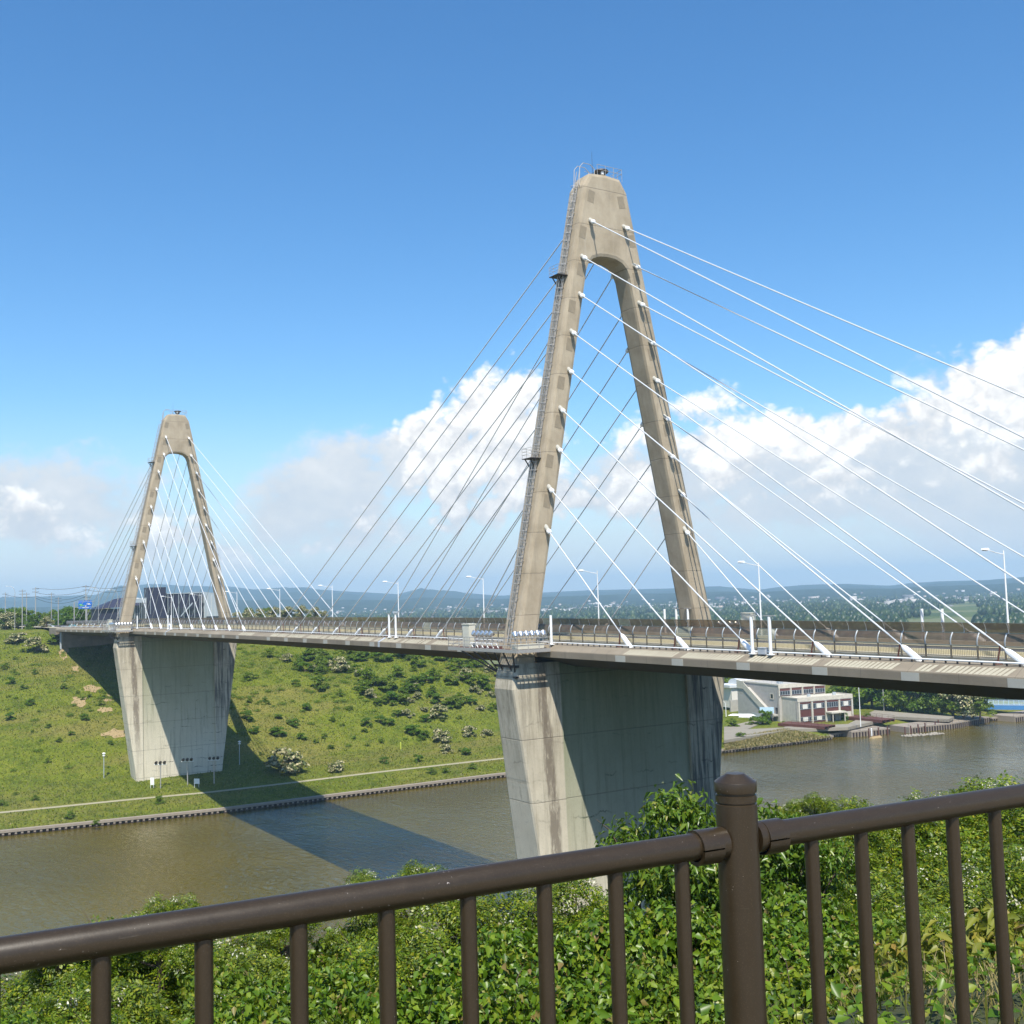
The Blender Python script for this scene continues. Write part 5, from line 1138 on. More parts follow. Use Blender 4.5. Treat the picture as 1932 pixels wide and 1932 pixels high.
# foreground thicket: (frame x, frame y of the top, distance, kind, half-width m)
FG = {'back': [(112,1762,15,'acacia',0.55),(302,1695,15.5,'acacia',0.75),(690,1650,16,'acacia',0.7),(782,1628,17,'acacia',0.8),(540,1720,15.5,'acacia',0.7),(60,1835,15,'acacia',1.6),(215,1765,15.5,'acacia',1.7),(330,1745,16,'acacia',1.7),(470,1775,15,'acacia',1.5),(610,1755,16,'broad',1.6),(700,1735,16,'acacia',1.5),(860,1700,16,'acacia',1.7),(985,1675,17,'acacia',1.7),(1080,1655,18,'acacia',1.6),(1330,1515,19,'long',2.6),(1215,1590,19.5,'long',1.7),(1460,1545,19,'long',1.8),(1495,1512,20,'acacia',0.5),(1538,1498,20,'acacia',0.6),(1640,1515,22,'acacia',1.2),(1735,1500,23,'acacia',1.4),(1840,1482,24,'acacia',1.9),(1560,1530,22,'acacia',1.7),(1690,1560,22,'acacia',2.3),(1790,1535,23,'acacia',2.6),(1915,1470,24,'acacia',3.2)],
      'middle': [(15,1880,12,'acacia',1.3),(150,1850,12,'acacia',1.4),(310,1845,12,'acacia',1.4),(450,1850,12.2,'broad',1.4),(590,1835,12,'broad',1.4),(740,1800,12.5,'acacia',1.4),(880,1790,12.5,'broad',1.5),(1010,1765,13,'broad',1.5),(1150,1745,13.5,'broad',1.6),(1290,1705,14,'broad',1.7),(1430,1740,13.5,'broad',1.4),(1560,1690,14.5,'broad',1.6),(1680,1665,16,'acacia',1.8),(1800,1650,17,'acacia',2.0),(1925,1620,18,'acacia',2.2),(1620,1760,12.5,'broad',1.3),(1740,1745,12.5,'acacia',1.3)],
      'front': [(60,1925,9.5,'broad',1.1),(230,1920,9.3,'acacia',1.1),(420,1905,9.2,'broad',1.1),(600,1900,9.2,'broad',1.1),(780,1885,9.4,'broad',1.2),(960,1870,9.6,'broad',1.2),(1120,1850,9.8,'broad',1.2),(1270,1840,10,'broad',1.2),(1400,1835,10,'broad',1.1),(1510,1850,9.2,'small',0.9),(1600,1820,9.8,'small',0.9),(1700,1790,9.5,'yellow',0.8),(1830,1760,9.0,'yellow',0.95),(1915,1720,9.0,'yellow',0.95),(1880,1850,7.0,'yellow',0.6),(1770,1880,7.0,'yellow',0.5),(1925,1880,6.5,'yellow',0.55)]}
KN = {'broad': ('broadleaf_bush', 'broad-leaved bush with reddish tips'), 'acacia': ('acacia_bush', 'feathery white-blossomed acacia bush'), 'long': ('cherry_tree', 'young tree with long drooping leaves'), 'yellow': ('yellow_shrub', 'yellow-green young shrub'), 'small': ('small_leaf_shrub', 'small-leaved bright green shrub')}
RN = {'back': 'back row of the thicket below the railing', 'middle': 'middle row of the thicket below the railing', 'front': 'front row of the thicket below the railing'}
for row, L in FG.items():
    cnt = {}
    for (x, y, w, kind, hw) in sorted(L):
        j = cnt.get(kind, 0); cnt[kind] = j+1
        top = CAM+ray(x, y)*w; gz = float(near_z(np.array(top[0]), np.array(top[1])))
        base0 = {'broad': (1.7, 2.0), 'acacia': (1.8, 2.3), 'long': (1.9, 2.8), 'yellow': (.8, 1.0), 'small': (.9, 1.1)}[kind]
        hgt = top[2]-gz; sh_ = hw/base0[0]; sz_ = sh_*1.05
        idx_ = random.randrange(len(PROTO[kind])); zb_ = top[2]-ZM[kind][idx_]*sz_
        nm, lb = KN[kind]
        t = plant(nm, kind, (top[0], top[1], zb_), sh_, f'{lb}, {ORD[j]} of its kind, {row} row below railing', 'tree' if kind == 'long' else 'bush', 'thicket below the lookout railing', sz_, idx_)
        if zb_ > gz+0.1:    # stand the bush on the slope: a stem down to the ground
            m = MB(); m.tube([(top[0], top[1], gz-.3), (top[0]+.1, top[1], (gz+zb_)/2), (top[0], top[1], zb_+.5)], [.09, .07, .05], 6)
            tr = link('trunk', m.mesh('trunk', M_BARK), t); tr.matrix_parent_inverse = Matrix.Identity(4)
            inv = (Matrix.Translation(t.location) @ t.rotation_euler.to_matrix().to_4x4() @ Matrix.Diagonal((*t.scale, 1))).inverted(); tr.data.transform(inv)
# undergrowth on the near bank between the bushes
def blades(name, m, pts, h, w, seed, lean=0.35):
    g = np.random.default_rng(seed); n = len(pts); P = np.asarray(pts, float)
    a = g.uniform(0, 2*math.pi, n); hh = h*g.uniform(0.5, 1.3, n); d = np.stack([np.cos(a), np.sin(a), np.zeros(n)], 1); le = g.uniform(0, lean, n)*hh
    wv = np.stack([-np.sin(a), np.cos(a), np.zeros(n)], 1)*(w*g.uniform(.6, 1.3, n))[:, None]
    up = np.array([0, 0, 1.0]); V = np.stack([P-wv, P+wv, P+up*(hh*.6)[:, None]+d*(le*.4)[:, None]+wv*.7, P+up*(hh*.6)[:, None]+d*(le*.4)[:, None]-wv*.7, P+up*hh[:, None]+d*le[:, None]], 1)
    b = (np.arange(n)*5)[:, None]; F = np.concatenate([b+np.array([[0, 1, 2]]), b+np.array([[0, 2, 3]]), b+np.array([[3, 2, 4]])], 0)
    return npmesh(name, V, F, m)
n = 6500; gx = rng.uniform(274.0, 277.2, n); gy = rng.uniform(-72.9, -66, n); gx = gx+0.1*(gy+76)
pts = np.stack([gx, gy, near_z(gx, gy)-.02], 1)
stuff(link('dry_grass', blades('dry_grass', M_DRYGR, pts, 0.17, 0.0035, 5, 1.3)), 'dry tan grass at the foot of the lookout railing', 'grass')
n = 26000; gx = rng.uniform(238, 274, n); gy = rng.uniform(-84, -30, n)
pts = np.stack([gx, gy, near_z(gx, gy)-.02], 1)
stuff(link('bank_weeds', leaf_cloud('bank_weeds', M_LBROAD, [(0,0,0,1,1,1)], 10, .1) if False else blades('bank_weeds', M_GRASS, pts, 0.45, 0.02, 6, .6)), 'weeds and grass on the near bank between the bushes', 'weeds')
n = 26000; gx = rng.uniform(272.0, 278.1, n); gy = rng.uniform(-81, -62, n); gx = gx+0.1*(gy+76); gz_ = near_z(gx, gy)
c_ = np.stack([gx, gy, gz_+rng.uniform(0.02, 0.26, n)*(0.6+0.6*np.sin(gx*2.1)*np.cos(gy*1.7)), ], 1)
cv = leaf_cloud('ground_creeper', M_LBROAD, [(0, 0, 0, .001, .001, .001)], n, 0.06, seed=91, aspect=.6, up=1.0)
co_ = np.zeros(len(cv.vertices)*3, np.float32); cv.vertices.foreach_get('co', co_); co_ = co_.reshape(n, 5, 3)+c_[:, None, :]; cv.vertices.foreach_set('co', co_.ravel().astype(np.float32)); cv.update()
stuff(link('ground_creeper', cv), 'low leafy creepers covering the ground outside the lookout railing', 'creepers')
n = 5000; gx = rng.uniform(274, 277.6, n); gy = rng.uniform(-80, -63, n); gx = gx+0.1*(gy+76); pts = np.stack([gx, gy, near_z(gx, gy)-.02], 1)
stuff(link('green_grass', blades('green_grass', M_GRASS, pts, 0.2, 0.004, 15, 1.2)), 'thin green grass outside the lookout railing', 'grass')
# ------------------------------------------------------------------ far-slope grass tufts
n = 90000; gy = rng.uniform(-62, 150, n); s_ = -rng.uniform(0.8, 150, n); gx = s_+xb(gy); keep = ~((s_ > -16.2) & (s_ < -12.8)); gx, gy = gx[keep], gy[keep]
pts = np.stack([gx, gy, far_z(gx, gy)-.05], 1)
stuff(link('slope_grass', blades('slope_grass', M_GRASS, pts, 0.42, 0.11, 8, 1.8)), 'tall grass covering the far slope down to the river wall', 'grass')
n = 9000; p_ = np.array([W2(1366,1412,-39.5), W2(1366,1396,-38.5), W2(1480,1378,-38.5), W2(1570,1388,-39.5)])
u_ = rng.random(n); v_ = rng.random(n); gx = (p_[0][0]*(1-u_)+p_[3][0]*u_)*(1-v_)+(p_[1][0]*(1-u_)+p_[2][0]*u_)*v_; gy = (p_[0][1]*(1-u_)+p_[3][1]*u_)*(1-v_)+(p_[1][1]*(1-u_)+p_[2][1]*u_)*v_
pts = np.stack([gx, gy, far_z(gx, gy)-.05], 1)
stuff(link('verge_grass', blades('verge_grass', M_DRYGR, pts, 0.6, 0.1, 9, 1.2)), 'pale tall grass on the verge before the riverside office', 'grass')
# ------------------------------------------------------------------ shrubs on the far slope
gS = np.random.default_rng(77); SH = {'dark': [], 'flower': [], 'mid': []}
for i in range(4):
    for kd, mm, nn_ in (('dark', M_LDARK, 1500), ('flower', M_LFLOW, 1900), ('mid', M_LMID, 1500)):
        cl_ = crown_clumps(gS, 1.0, 1.1, 12, 0.05); SH[kd].append((leaf_cloud('foliage', mm, cl_, nn_, 0.15, 'quad', seed=int(gS.integers(1e6)), aspect=0.8, shell=.5 if kd != 'flower' else .85, up=.9 if kd != 'flower' else .4), stems_mesh('stems', gS, cl_, 0, .04, 4)))
SN = {'dark': ('dark_shrub', 'dark green shrub'), 'flower': ('blossoming_shrub', 'cream blossoming shrub'), 'mid': ('green_shrub', 'mid-green shrub')}
# (frame x, frame y of the foot, half-width in frame px, kind)
SL = [(57,1330,11,'dark'),(18,1358,12,'dark'),(135,1388,8,'dark'),(22,1290,13,'dark'),(160,1358,10,'dark'),(32,1212,22,'flower'),(68,1230,26,'flower'),(8,1262,12,'mid'),(100,1215,16,'mid'),(45,1300,9,'mid'),(5,1520,12,'mid'),(66,1510,10,'mid'),(30,1500,6,'mid'),(130,1545,12,'mid'),(180,1556,10,'mid'),(90,1440,8,'mid'),(300,1515,12,'mid'),(165,1258,8,'mid'),(210,1405,7,'dark'),(120,1300,8,'mid'),(190,1330,9,'mid'),
  (558,1293,11,'dark'),(578,1340,11,'dark'),(466,1360,17,'dark'),(480,1383,12,'dark'),(522,1388,17,'dark'),(472,1282,15,'mid'),(524,1357,10,'dark'),(556,1370,12,'dark'),(570,1395,12,'dark'),(628,1360,8,'mid'),(612,1392,8,'mid'),(668,1395,6,'dark'),(690,1370,13,'dark'),(718,1366,14,'dark'),(735,1370,12,'dark'),(750,1352,11,'dark'),(802,1362,13,'dark'),(778,1385,18,'dark'),(800,1392,14,'dark'),(826,1355,24,'flower'),(832,1400,22,'flower'),(843,1420,16,'flower'),(879,1425,12,'dark'),(885,1388,17,'flower'),(917,1388,14,'flower'),(540,1455,46,'flower'),(636,1455,20,'flower'),(725,1440,11,'dark'),(790,1438,11,'dark'),(627,1412,6,'mid'),
  (560,1262,14,'mid'),(600,1300,20,'mid'),(640,1265,26,'flower'),(690,1290,24,'mid'),(730,1300,26,'mid'),(735,1322,18,'dark'),(700,1318,14,'flower'),(785,1305,14,'mid'),(815,1308,13,'mid'),(775,1325,11,'flower'),(750,1320,7,'dark'),(870,1325,16,'mid'),(888,1328,13,'dark'),(905,1300,22,'mid'),(850,1290,16,'mid'),(680,1240,26,'mid'),(760,1240,30,'mid'),(830,1245,26,'mid'),(890,1255,26,'mid'),(600,1245,22,'mid'),(720,1248,20,'dark'),(790,1258,18,'mid'),(860,1262,20,'mid'),(540,1248,16,'flower'),(505,1240,14,'mid'),(640,1312,10,'mid'),(660,1340,8,'mid'),(812,1460,12,'mid'),(840,1458,10,'mid'),(893,1452,9,'mid'),(505,1330,7,'mid'),(905,1340,12,'flower'),(770,1352,14,'flower'),(800,1342,10,'flower'),(930,1340,12,'mid'),(470,1325,8,'mid'),
  (1380,1372,14,'mid'),(1398,1395,12,'mid'),(1440,1366,22,'dark'),(1420,1368,14,'mid'),(1480,1367,6,'dark'),(1640,1360,12,'mid')]
regs = {}
gx_ = np.random.default_rng(9)
for _ in range(64):
    x_ = gx_.uniform(560, 932); y_ = gx_.uniform(1240, 1335) if x_ > 680 else gx_.uniform(1240, 1275)
    SL.append((x_, y_, gx_.uniform(8, 19), ('mid', 'mid', 'mid', 'dark', 'flower')[int(gx_.integers(5))]))
for _ in range(16): SL.append((gx_.uniform(5, 200), gx_.uniform(1230, 1400), gx_.uniform(4, 8), 'mid'))
for _ in range(22): SL.append((gx_.uniform(450, 930), gx_.uniform(1320, 1430), gx_.uniform(4, 8), 'mid'))
for (x, y, hw, kd) in sorted(SL):
    p = onslope(x, y); w = float(np.dot(p-CAM, AF)); r = hw*w/FPX*1.1
    fo, stm = SH[kd][random.randrange(4)]; nm, lb = SN[kd]
    reg = 'left of the far pier' if x < 240 else ('by the riverside office' if x > 1360 else ('between the piers'))
    lvl = 'near the crest' if y < 1264 else 'high up' if y < 1300 else ('half-way up' if y < 1400 else 'low down')
    if x > 1360: lvl = ''
    key = (reg, lvl, kd); j = regs.get(key, 0); regs[key] = j+1
    t = thing(nm, (p[0], p[1], ground(p[0], p[1])-.1), f'{lb} {lvl} {reg}, {ORD[j]} of these'.replace('  ', ' '), 'shrub', 'shrubs on the far bank')
    t.scale = (r, r, r*random.uniform(.75, 1.0)); t.rotation_euler = (0, 0, random.uniform(0, 6.28)); link('foliage', fo, t, (0,0,0)); link('stems', stm, t, (0,0,0))
# scrub that merges into one cover on the upper slope
gq = np.random.default_rng(31); cc = []
while len(cc) < 620:
    y_ = gq.uniform(-60, 128); s_ = -gq.uniform(40, 152); x_ = s_+float(xb(y_))
    dens_ = (0.5+0.5*math.sin(x_*.07+y_*.05)*math.cos(y_*.09-x_*.03))
    w_ = (0.9 if (y_ > 22 and s_ < -62) else 0.18)*(0.25+dens_)
    if gq.random() < w_: r_ = gq.uniform(.5, 1.5); cc.append((x_, y_, ground(x_, y_)+.15, r_, r_, r_*.55))
stuff(link('slope_scrub', leaf_cloud('slope_scrub', M_LMID, cc, 90000, 0.24, 'quad', seed=32, aspect=.8, shell=.5, up=.8)), 'low green scrub merging over the upper far slope', 'scrub')
# ------------------------------------------------------------------ trees: behind the office, on the plateau
TR = {'mid': [], 'dark': [], 'flower': []}
for i in range(3):
    for kd, mm in (('mid', M_LMID), ('dark', M_LDARK), ('flower', M_LFLOW)):
        cl_ = [(c[0], c[1], c[2]+.06, c[3], c[4], c[5]) for c in crown_clumps(gS, 1.0, 1.35, 20, 0.0)]
        q = MB(); q.tube([(0,0,-.3),(0,.02,.25),(.03,0,.8),(0,0,1.2)], [.07,.055,.04,.015], 6)
        for c in cl_[:7]: q.tube([(0,0,.3),(c[0]*.5,c[1]*.5,c[2]*.75),(c[0],c[1],c[2])], [.035,.02,.008], 4)
        TR[kd].append((leaf_cloud('crown', mm, cl_, 3200, 0.10, 'quad', seed=int(gS.integers(1e6)), aspect=0.85, shell=.45, up=.7), q.mesh('trunk', M_BARK)))
def tree(x, y, z, r, kd, label, group, hz=1.0):
    cr, trk = TR[kd][random.randrange(3)]; t = thing('tree' if kd != 'flower' else 'blossoming_tree', (x, y, z), label, 'tree', group); t.scale = (r, r, r*hz); t.rotation_euler = (0, 0, random.uniform(0, 6.28))
    link('crown', cr, t, (0,0,0)); link('trunk', trk, t, (0,0,0))
row = [(1600,1335,5.5,'mid'),(1622,1338,5.5,'mid'),(1645,1340,5.8,'mid'),(1668,1342,5.5,'dark'),(1690,1344,5.5,'mid'),(1712,1346,5.5,'mid'),(1735,1348,5.0,'dark'),(1757,1350,5.0,'mid'),(1778,1352,5.0,'mid'),(1800,1353,4.8,'mid'),(1820,1354,5.0,'flower'),(1838,1355,4.6,'flower'),(1852,1357,3.6,'mid')]
for k, (x, y, r, kd) in enumerate(row):
    p = at(x, y, 2, -38.3); tree(p[0]-4, p[1]+5, -38.4, r*random.uniform(1.35, 1.6), kd, f'leafy tree in the front tree row right of the office, {ORD[k]}', 'front tree row right of the office', 1.05)
for k, (x, y, r, kd) in enumerate([(1585+26*i, 1322, 5.5, ('mid','dark','mid','flower')[i % 4]) for i in range(15)]):
    p = at(x, y, 2, -38.3); tree(p[0], p[1], -38.4, r*random.uniform(.9, 1.15), kd, f'tree in the rear tree row beyond the office, {ORD[k]}', 'rear tree row beyond the office')
for k, (x, y, r) in enumerate(((1368,1312,5),(1390,1308,5.2),(1412,1306,5),(1434,1304,5.2),(1455,1302,5),(1375,1300,6),(1405,1298,6),(1470,1300,6),(1500,1298,6),(1530,1297,6))):
    p = at(x, y, 2, -38.3); tree(p[0], p[1], -38.4, r, 'mid', f'green tree behind the storehouse, {ORD[k]}', 'trees behind the storehouse')
p = at(1541, 1352, 0, 33); tree(31.3, 207.5, -38.6, 2.0, 'dark', 'small dark tree beside the office entrance', 'tree at the office entrance', 1.15)
p = at(1522, 1360, 2, -38); t = thing('clipped_bush', (p[0], p[1], -38.2), 'clipped bright green bush left of the office entrance', 'bush'); fo, stm = SH['mid'][0]; t.scale = (1.0, 1.0, 1.0); link('foliage', fo, t, (0,0,0)); link('stems', stm, t, (0,0,0))
PZt = -1.7
plat = [(12,1168,-150,4.5,'flower'),(35,1166,-160,4.5,'mid'),(60,1168,-140,3.6,'dark'),(88,1170,-135,3.0,'flower'),(75,1160,-190,4.5,'mid'),(105,1160,-195,5,'mid'),(120,1160,-180,5.0,'dark'),(140,1160,-175,5.5,'dark'),(20,1160,-200,5,'dark'),(50,1158,-210,5.5,'mid'),(168,1160,-190,5,'mid'),(196,1160,-205,5,'flower'),(0,1160,-230,5,'dark'),
  (446,1164,-118,4.2,'flower'),(468,1164,-120,4.8,'flower'),(492,1164,-122,4.8,'flower'),(520,1164,-124,5.2,'flower'),(545,1164,-126,5.6,'flower'),(570,1164,-128,5.4,'flower'),(595,1164,-130,4.6,'flower'),(612,1165,-130,3.2,'flower'),(582,1168,-116,2.4,'mid'),(505,1160,-150,5,'mid'),(470,1160,-150,5,'dark')]
cnt = {}
for (x, y, X, r, kd) in sorted(plat):
    q = at(x, y, 0, X); g_ = 'left end of the bridge' if x < 300 else 'right of the far tower behind the fence'; j = cnt.get((g_, kd), 0); cnt[(g_, kd)] = j+1
    tree(q[0], q[1], PZt-.2, r*(0.72 if x > 300 else 1.05), kd, f'{"blossoming acacia" if kd == "flower" else ("dark green tree" if kd == "dark" else "mid-green tree")} on the plateau at the {g_}, {ORD[j]}' if x < 300 else f'{"blossoming acacia" if kd == "flower" else ("dark green tree" if kd == "dark" else "mid-green tree")} on the plateau {g_}, {ORD[j]}', 'trees on the far plateau')
# trees along the crest under the deck between the towers
for k, x in enumerate(range(655, 935, 26)):
    q = at(x, 1232, 0, -72); tree(q[0], q[1], ground(q[0], q[1])-.3, random.uniform(2.2, 3.4), ('mid','mid','dark','flower')[k % 4], f'low tree at the crest of the slope below the deck, {ORD[k]}', 'low trees at the crest below the deck', .8)
# ------------------------------------------------------------------ plateau beyond the far end: road, building, poles, sign, cars
m = MB(); m.add([(-330,-7,-1.42),(-98,-5.6,-.78),(-98,5.6,-.78),(-330,7,-1.42)], [(0,1,2,3)]); struct(m.build('approach_road', M_ASPHALT))
m = MB(); m.box((-335, -13, -2.2), (-99.05, 13, -1.05)) if False else m.add([(-330,-12,-1.46),(-99,-10,-.86),(-99,10,-.86),(-330,12,-1.46)], [(0,1,2,3)]); struct(m.build('approach_verge', M_WALK))
def pl(x, X, z=-1.7): q = at(x, 1160, 0, X); return np.array([q[0], q[1], z])
HX = -150
hA, hB = pl(187, HX), pl(384, HX)
hd = Vector(hB-hA); hd.z = 0; HL = hd.length; hd.normalize(); hn = Vector((-hd.y, hd.x, 0))
hall = thing('dark_hall', tuple(hA), 'large navy-clad modern hall with square tower block on the far plateau', 'building')
def H(u, v, z): q = Vector(hA)+hd*u+hn*v; return (q.x, q.y, q.z+z)
pxm = HL/197.0
def hbox(name, u0, u1, v0, v1, z0, z1, mt, parent=None):
    m = MB(); m.hexa([H(u0,v0,z0),H(u1,v0,z0),H(u1,v1,z0),H(u0,v1,z0),H(u0,v0,z1),H(u1,v0,z1),H(u1,v1,z1),H(u0,v1,z1)]); return m.build(name, mt, parent or hall)
def zpx(py): return float(at(300, py, 0, HX)[2])+1.7
U = lambda x: (x-187)*pxm
hbox('tower_block', U(278), U(311), 0, 7, 0, zpx(1108), M_NAVY)
hbox('main_block', U(311.5), U(383), 1.5, 16, 0, zpx(1121), M_NAVY)
hbox('roof_edge', U(310.9), U(384), 1.2, 16.2, zpx(1121)+.01, zpx(1119.5), M_METAL)
hbox('left_wing', U(187), U(226), 2, 14, 0, zpx(1146), M_NAVY)
m = MB(); m.add([H(U(185),1,zpx(1146)),H(U(262),1,zpx(1141)),H(U(262),7,zpx(1122)),H(U(222),7,zpx(1128)),H(U(185),15,zpx(1146)),H(U(262),15,zpx(1141))], [(0,1,2,3),(4,5,2,3),(0,3,4),(1,5,2)]); m.build('pitched_roof', M_NAVY, hall)
gl = hbox('glass_gable', U(255), U(277.5), 2.6, 12, 0, zpx(1127), M_METAL)
for k in range(5):
    w = hbox('window', U(256+k*4.2), U(259.4+k*4.2), 2.5, 2.58, .8, zpx(1136), M_GLASS)
for k in range(6):
    w = hbox('window', U(318+k*10.4), U(325.5+k*10.4), 1.38, 1.48, 3.6+.2*(k % 2), 6.0, M_GLASS); hbox('window', U(318+k*10.4), U(325.5+k*10.4), 1.38, 1.48, .6, 2.6, M_GLASS)
for k in range(7): hbox('facade_column', U(315.6+k*10.4), U(316.4+k*10.4), .8, 1.3, 0, zpx(1122), M_METAL)
m = MB(); m.hexa([H(U(340),.3,2.6),H(U(363),.3,zpx(1141)),H(U(363),.6,zpx(1141)),H(U(340),.6,2.6),H(U(340),.3,3.1),H(U(363),.3,zpx(1138)),H(U(363),.6,zpx(1138)),H(U(340),.6,3.1)]); m.build('stair_flight', M_METAL, hall)
for k in range(5): hbox('wing_window', U(189+k*7.4), U(194+k*7.4), 1.9, 1.98, .7, 2.7, M_GLASS)
hbox('tower_lettering', U(281), U(281.8), -.05, -.005, 4, zpx(1118), M_METAL)
sA = pl(384.5, HX-4); wh = thing('metal_warehouse', tuple(sA), 'pale grey metal-clad warehouse between the dark hall and the tower leg', 'building')
u1 = Vector(pl(425, HX-4)-sA); L = u1.length
def H2(u, v, z): q = Vector(sA)+hd*u+hn*v; return (q.x, q.y, q.z+z)
m = MB(); m.hexa([H2(0,0,0),H2(L,0,0),H2(L,22,0),H2(0,22,0),H2(0,0,zpx(1118)),H2(L,0,zpx(1124)),H2(L,22,zpx(1124)),H2(0,22,zpx(1116))]); m.build('wall', M_METAL, wh)
m = MB()
for k in range(6): m.hexa([H2(L*k/6+.1,-.12,0),H2(L*k/6+.25,-.12,0),H2(L*k/6+.25,-.01,0),H2(L*k/6+.1,-.01,0),H2(L*k/6+.1,-.12,zpx(1125)),H2(L*k/6+.25,-.12,zpx(1125)),H2(L*k/6+.25,-.01,zpx(1125)),H2(L*k/6+.1,-.01,zpx(1125))])
m.build('ribs', M_ROOFP, wh)
m = MB(); m.hexa([H2(1,-.2,0),H2(L-1,-.2,0),H2(L-1,-.13,0),H2(1,-.13,0),H2(1,-.2,2.4),H2(L-1,-.2,2.4),H2(L-1,-.13,2.4),H2(1,-.13,2.4)]); m.build('shutter', M_GLASS, wh)
# utility poles and wires
poles = [(10,-190,1118),(42,-150,1112),(67,-150,1108),(162,-135,1104),(50,-170,1118),(97,-190,1118),(110,-165,1126),(164,-150,1124)]
tops = []
for k, (x, X, yt) in enumerate(sorted(poles)):
    p = pl(x, X); ht = float(at(x, yt, 0, X)[2])+1.7; t = thing('utility_pole', tuple(p), f'grey utility pole on the far plateau, {ORD[k]}', 'pole', 'utility poles on the far plateau')
    m = MB(); m.tube([tuple(p), tuple(p+[0,0,ht])], [.20,.13], 7); m.build('shaft', M_GALV, t)
    m = MB()
    for h in (.6, 1.7): m.tube([tuple(p+[-.4,-1.1,ht-h]), tuple(p+[.4,1.1,ht-h])], .07, 5)
    m.build('crossarm', M_DARKSTEEL, t); tops.append((x, p, ht))
def wire(a, b, sag, nm, lab):
    m = MB(); pts = [tuple(np.array(a)*(1-f)+np.array(b)*f-np.array([0,0,sag*4*f*(1-f)])) for f in np.linspace(0, 1, 12)]; m.tube(pts, .07, 4, False)
    o = m.build(nm, M_DARKSTEEL, None, tuple(a)); tag(o, lab, 'wire', 'overhead wires'); return o
big = {x: (p, h) for x, p, h in tops}
(pa2, ha2), (pb2, hb2) = big[67], big[162]
wn = ['topmost','second','third','fourth']
for k, dz in enumerate((.3, 1.9, 3.2, 3.9)): wire(pa2+[0,0,ha2-dz], pb2+[0,0,hb2-dz], .8+.5*k, 'overhead_wire', f'{wn[k]} overhead wire between the two tall poles left of the far tower')
far_p = pl(245, -120); 
for k, dz in enumerate((.3, 1.6)): wire(pb2+[0,0,hb2-dz], far_p+[0,0,hb2-.6-dz], .9, 'overhead_wire', f'{("upper","lower")[k]} overhead wire from the tall pole to behind the far tower leg')
for k, dz in enumerate((.8,)): wire(big[10][0]+[0,0,big[10][1]-dz], pa2+[0,0,ha2-3.4], .6, 'overhead_wire', 'overhead wire from the left frame edge to the tall pole')
# plateau street lamps
for k, (x, X, yt, lab) in enumerate(((28,-135,1106,'tall thin street lamp near the left frame edge'),(186,-118,1109,'street lamp with curved arm right of the blue sign'),(222,-110,1113,'street lamp with curved arm at the far tower leg'))):
    p = pl(x, X); ht = float(at(x, yt, 0, X)[2])+1.7; t = thing('street_lamp', tuple(p), lab, 'street lamp', 'street lamps on the far plateau')
    m = MB(); m.tube([tuple(p), tuple(p+[0,0,ht*.86]), tuple(p+[0,0,ht*.96]+AR*-.5), tuple(p+[0,0,ht]+AR*-1.6), tuple(p+[0,0,ht]+AR*-2.6)], [.12,.08,.07,.06,.05], 6); m.build('curved_pole', M_GALV, t); q = p+[0,0,ht]+AR*-2.9; MB().box(tuple(q-[.35,.35,.08]), tuple(q+[.35,.35,.08])).build('lamp_head', M_WHITE, t)
# blue direction sign
SXp = -112; a_ = at(148, 1149, 0, SXp); b_ = at(173, 1133, 0, SXp); p = pl(140, SXp)
t = thing('road_sign', tuple(p), 'blue direction sign with green and white lettering at the far bridge end', 'road sign')
w_ = AR*(25/FPX*float(np.dot(a_-CAM, AF))); w_[2] = 0; h_ = np.array([0,0,b_[2]-a_[2]]); nn3 = np.array([.12,-.08,0])
m = MB(); m.hexa([tuple(a_),tuple(a_+w_),tuple(a_+w_-nn3),tuple(a_-nn3),tuple(a_+h_),tuple(a_+w_+h_),tuple(a_+w_+h_-nn3),tuple(a_+h_-nn3)]); pan = m.build('panel', M_SIGN, t)
def mark(name, u0, u1, v0, v1, mt):
    o_ = a_+nn3*.25; m = MB(); m.add([tuple(o_+w_*u0+h_*v0),tuple(o_+w_*u1+h_*v0),tuple(o_+w_*u1+h_*v1),tuple(o_+w_*u0+h_*v1)], [(0,1,2,3)]); m.build(name, mt, pan)
M_SGREEN = plain('sign_green', (0.16, 0.55, 0.16), .4); 
for u0,u1,v0,v1,mt in ((.06,.30,.50,.60,M_SGREEN),(.10,.42,.36,.47,M_SGREEN),(.62,.86,.60,.66,M_LINE),(.70,.92,.50,.56,M_LINE),(.30,.80,.12,.17,M_LINE),(.53,.57,.17,.44,M_LINE),(.40,.66,.42,.47,M_LINE)): mark('lettering', u0,u1,v0,v1,mt)
m = MB(); m.tube([tuple(p), tuple(p+[0,0,float(at(140,1136,0,SXp)[2])+1.7])], .17, 7); m.build('mast', M_GALV, t)
for yy in (1136, 1146): q = at(140, yy, 0, SXp); m = MB(); m.tube([tuple(q), tuple(q+w_*1.5)], .07, 5); m.build('arm', M_GALV, t)
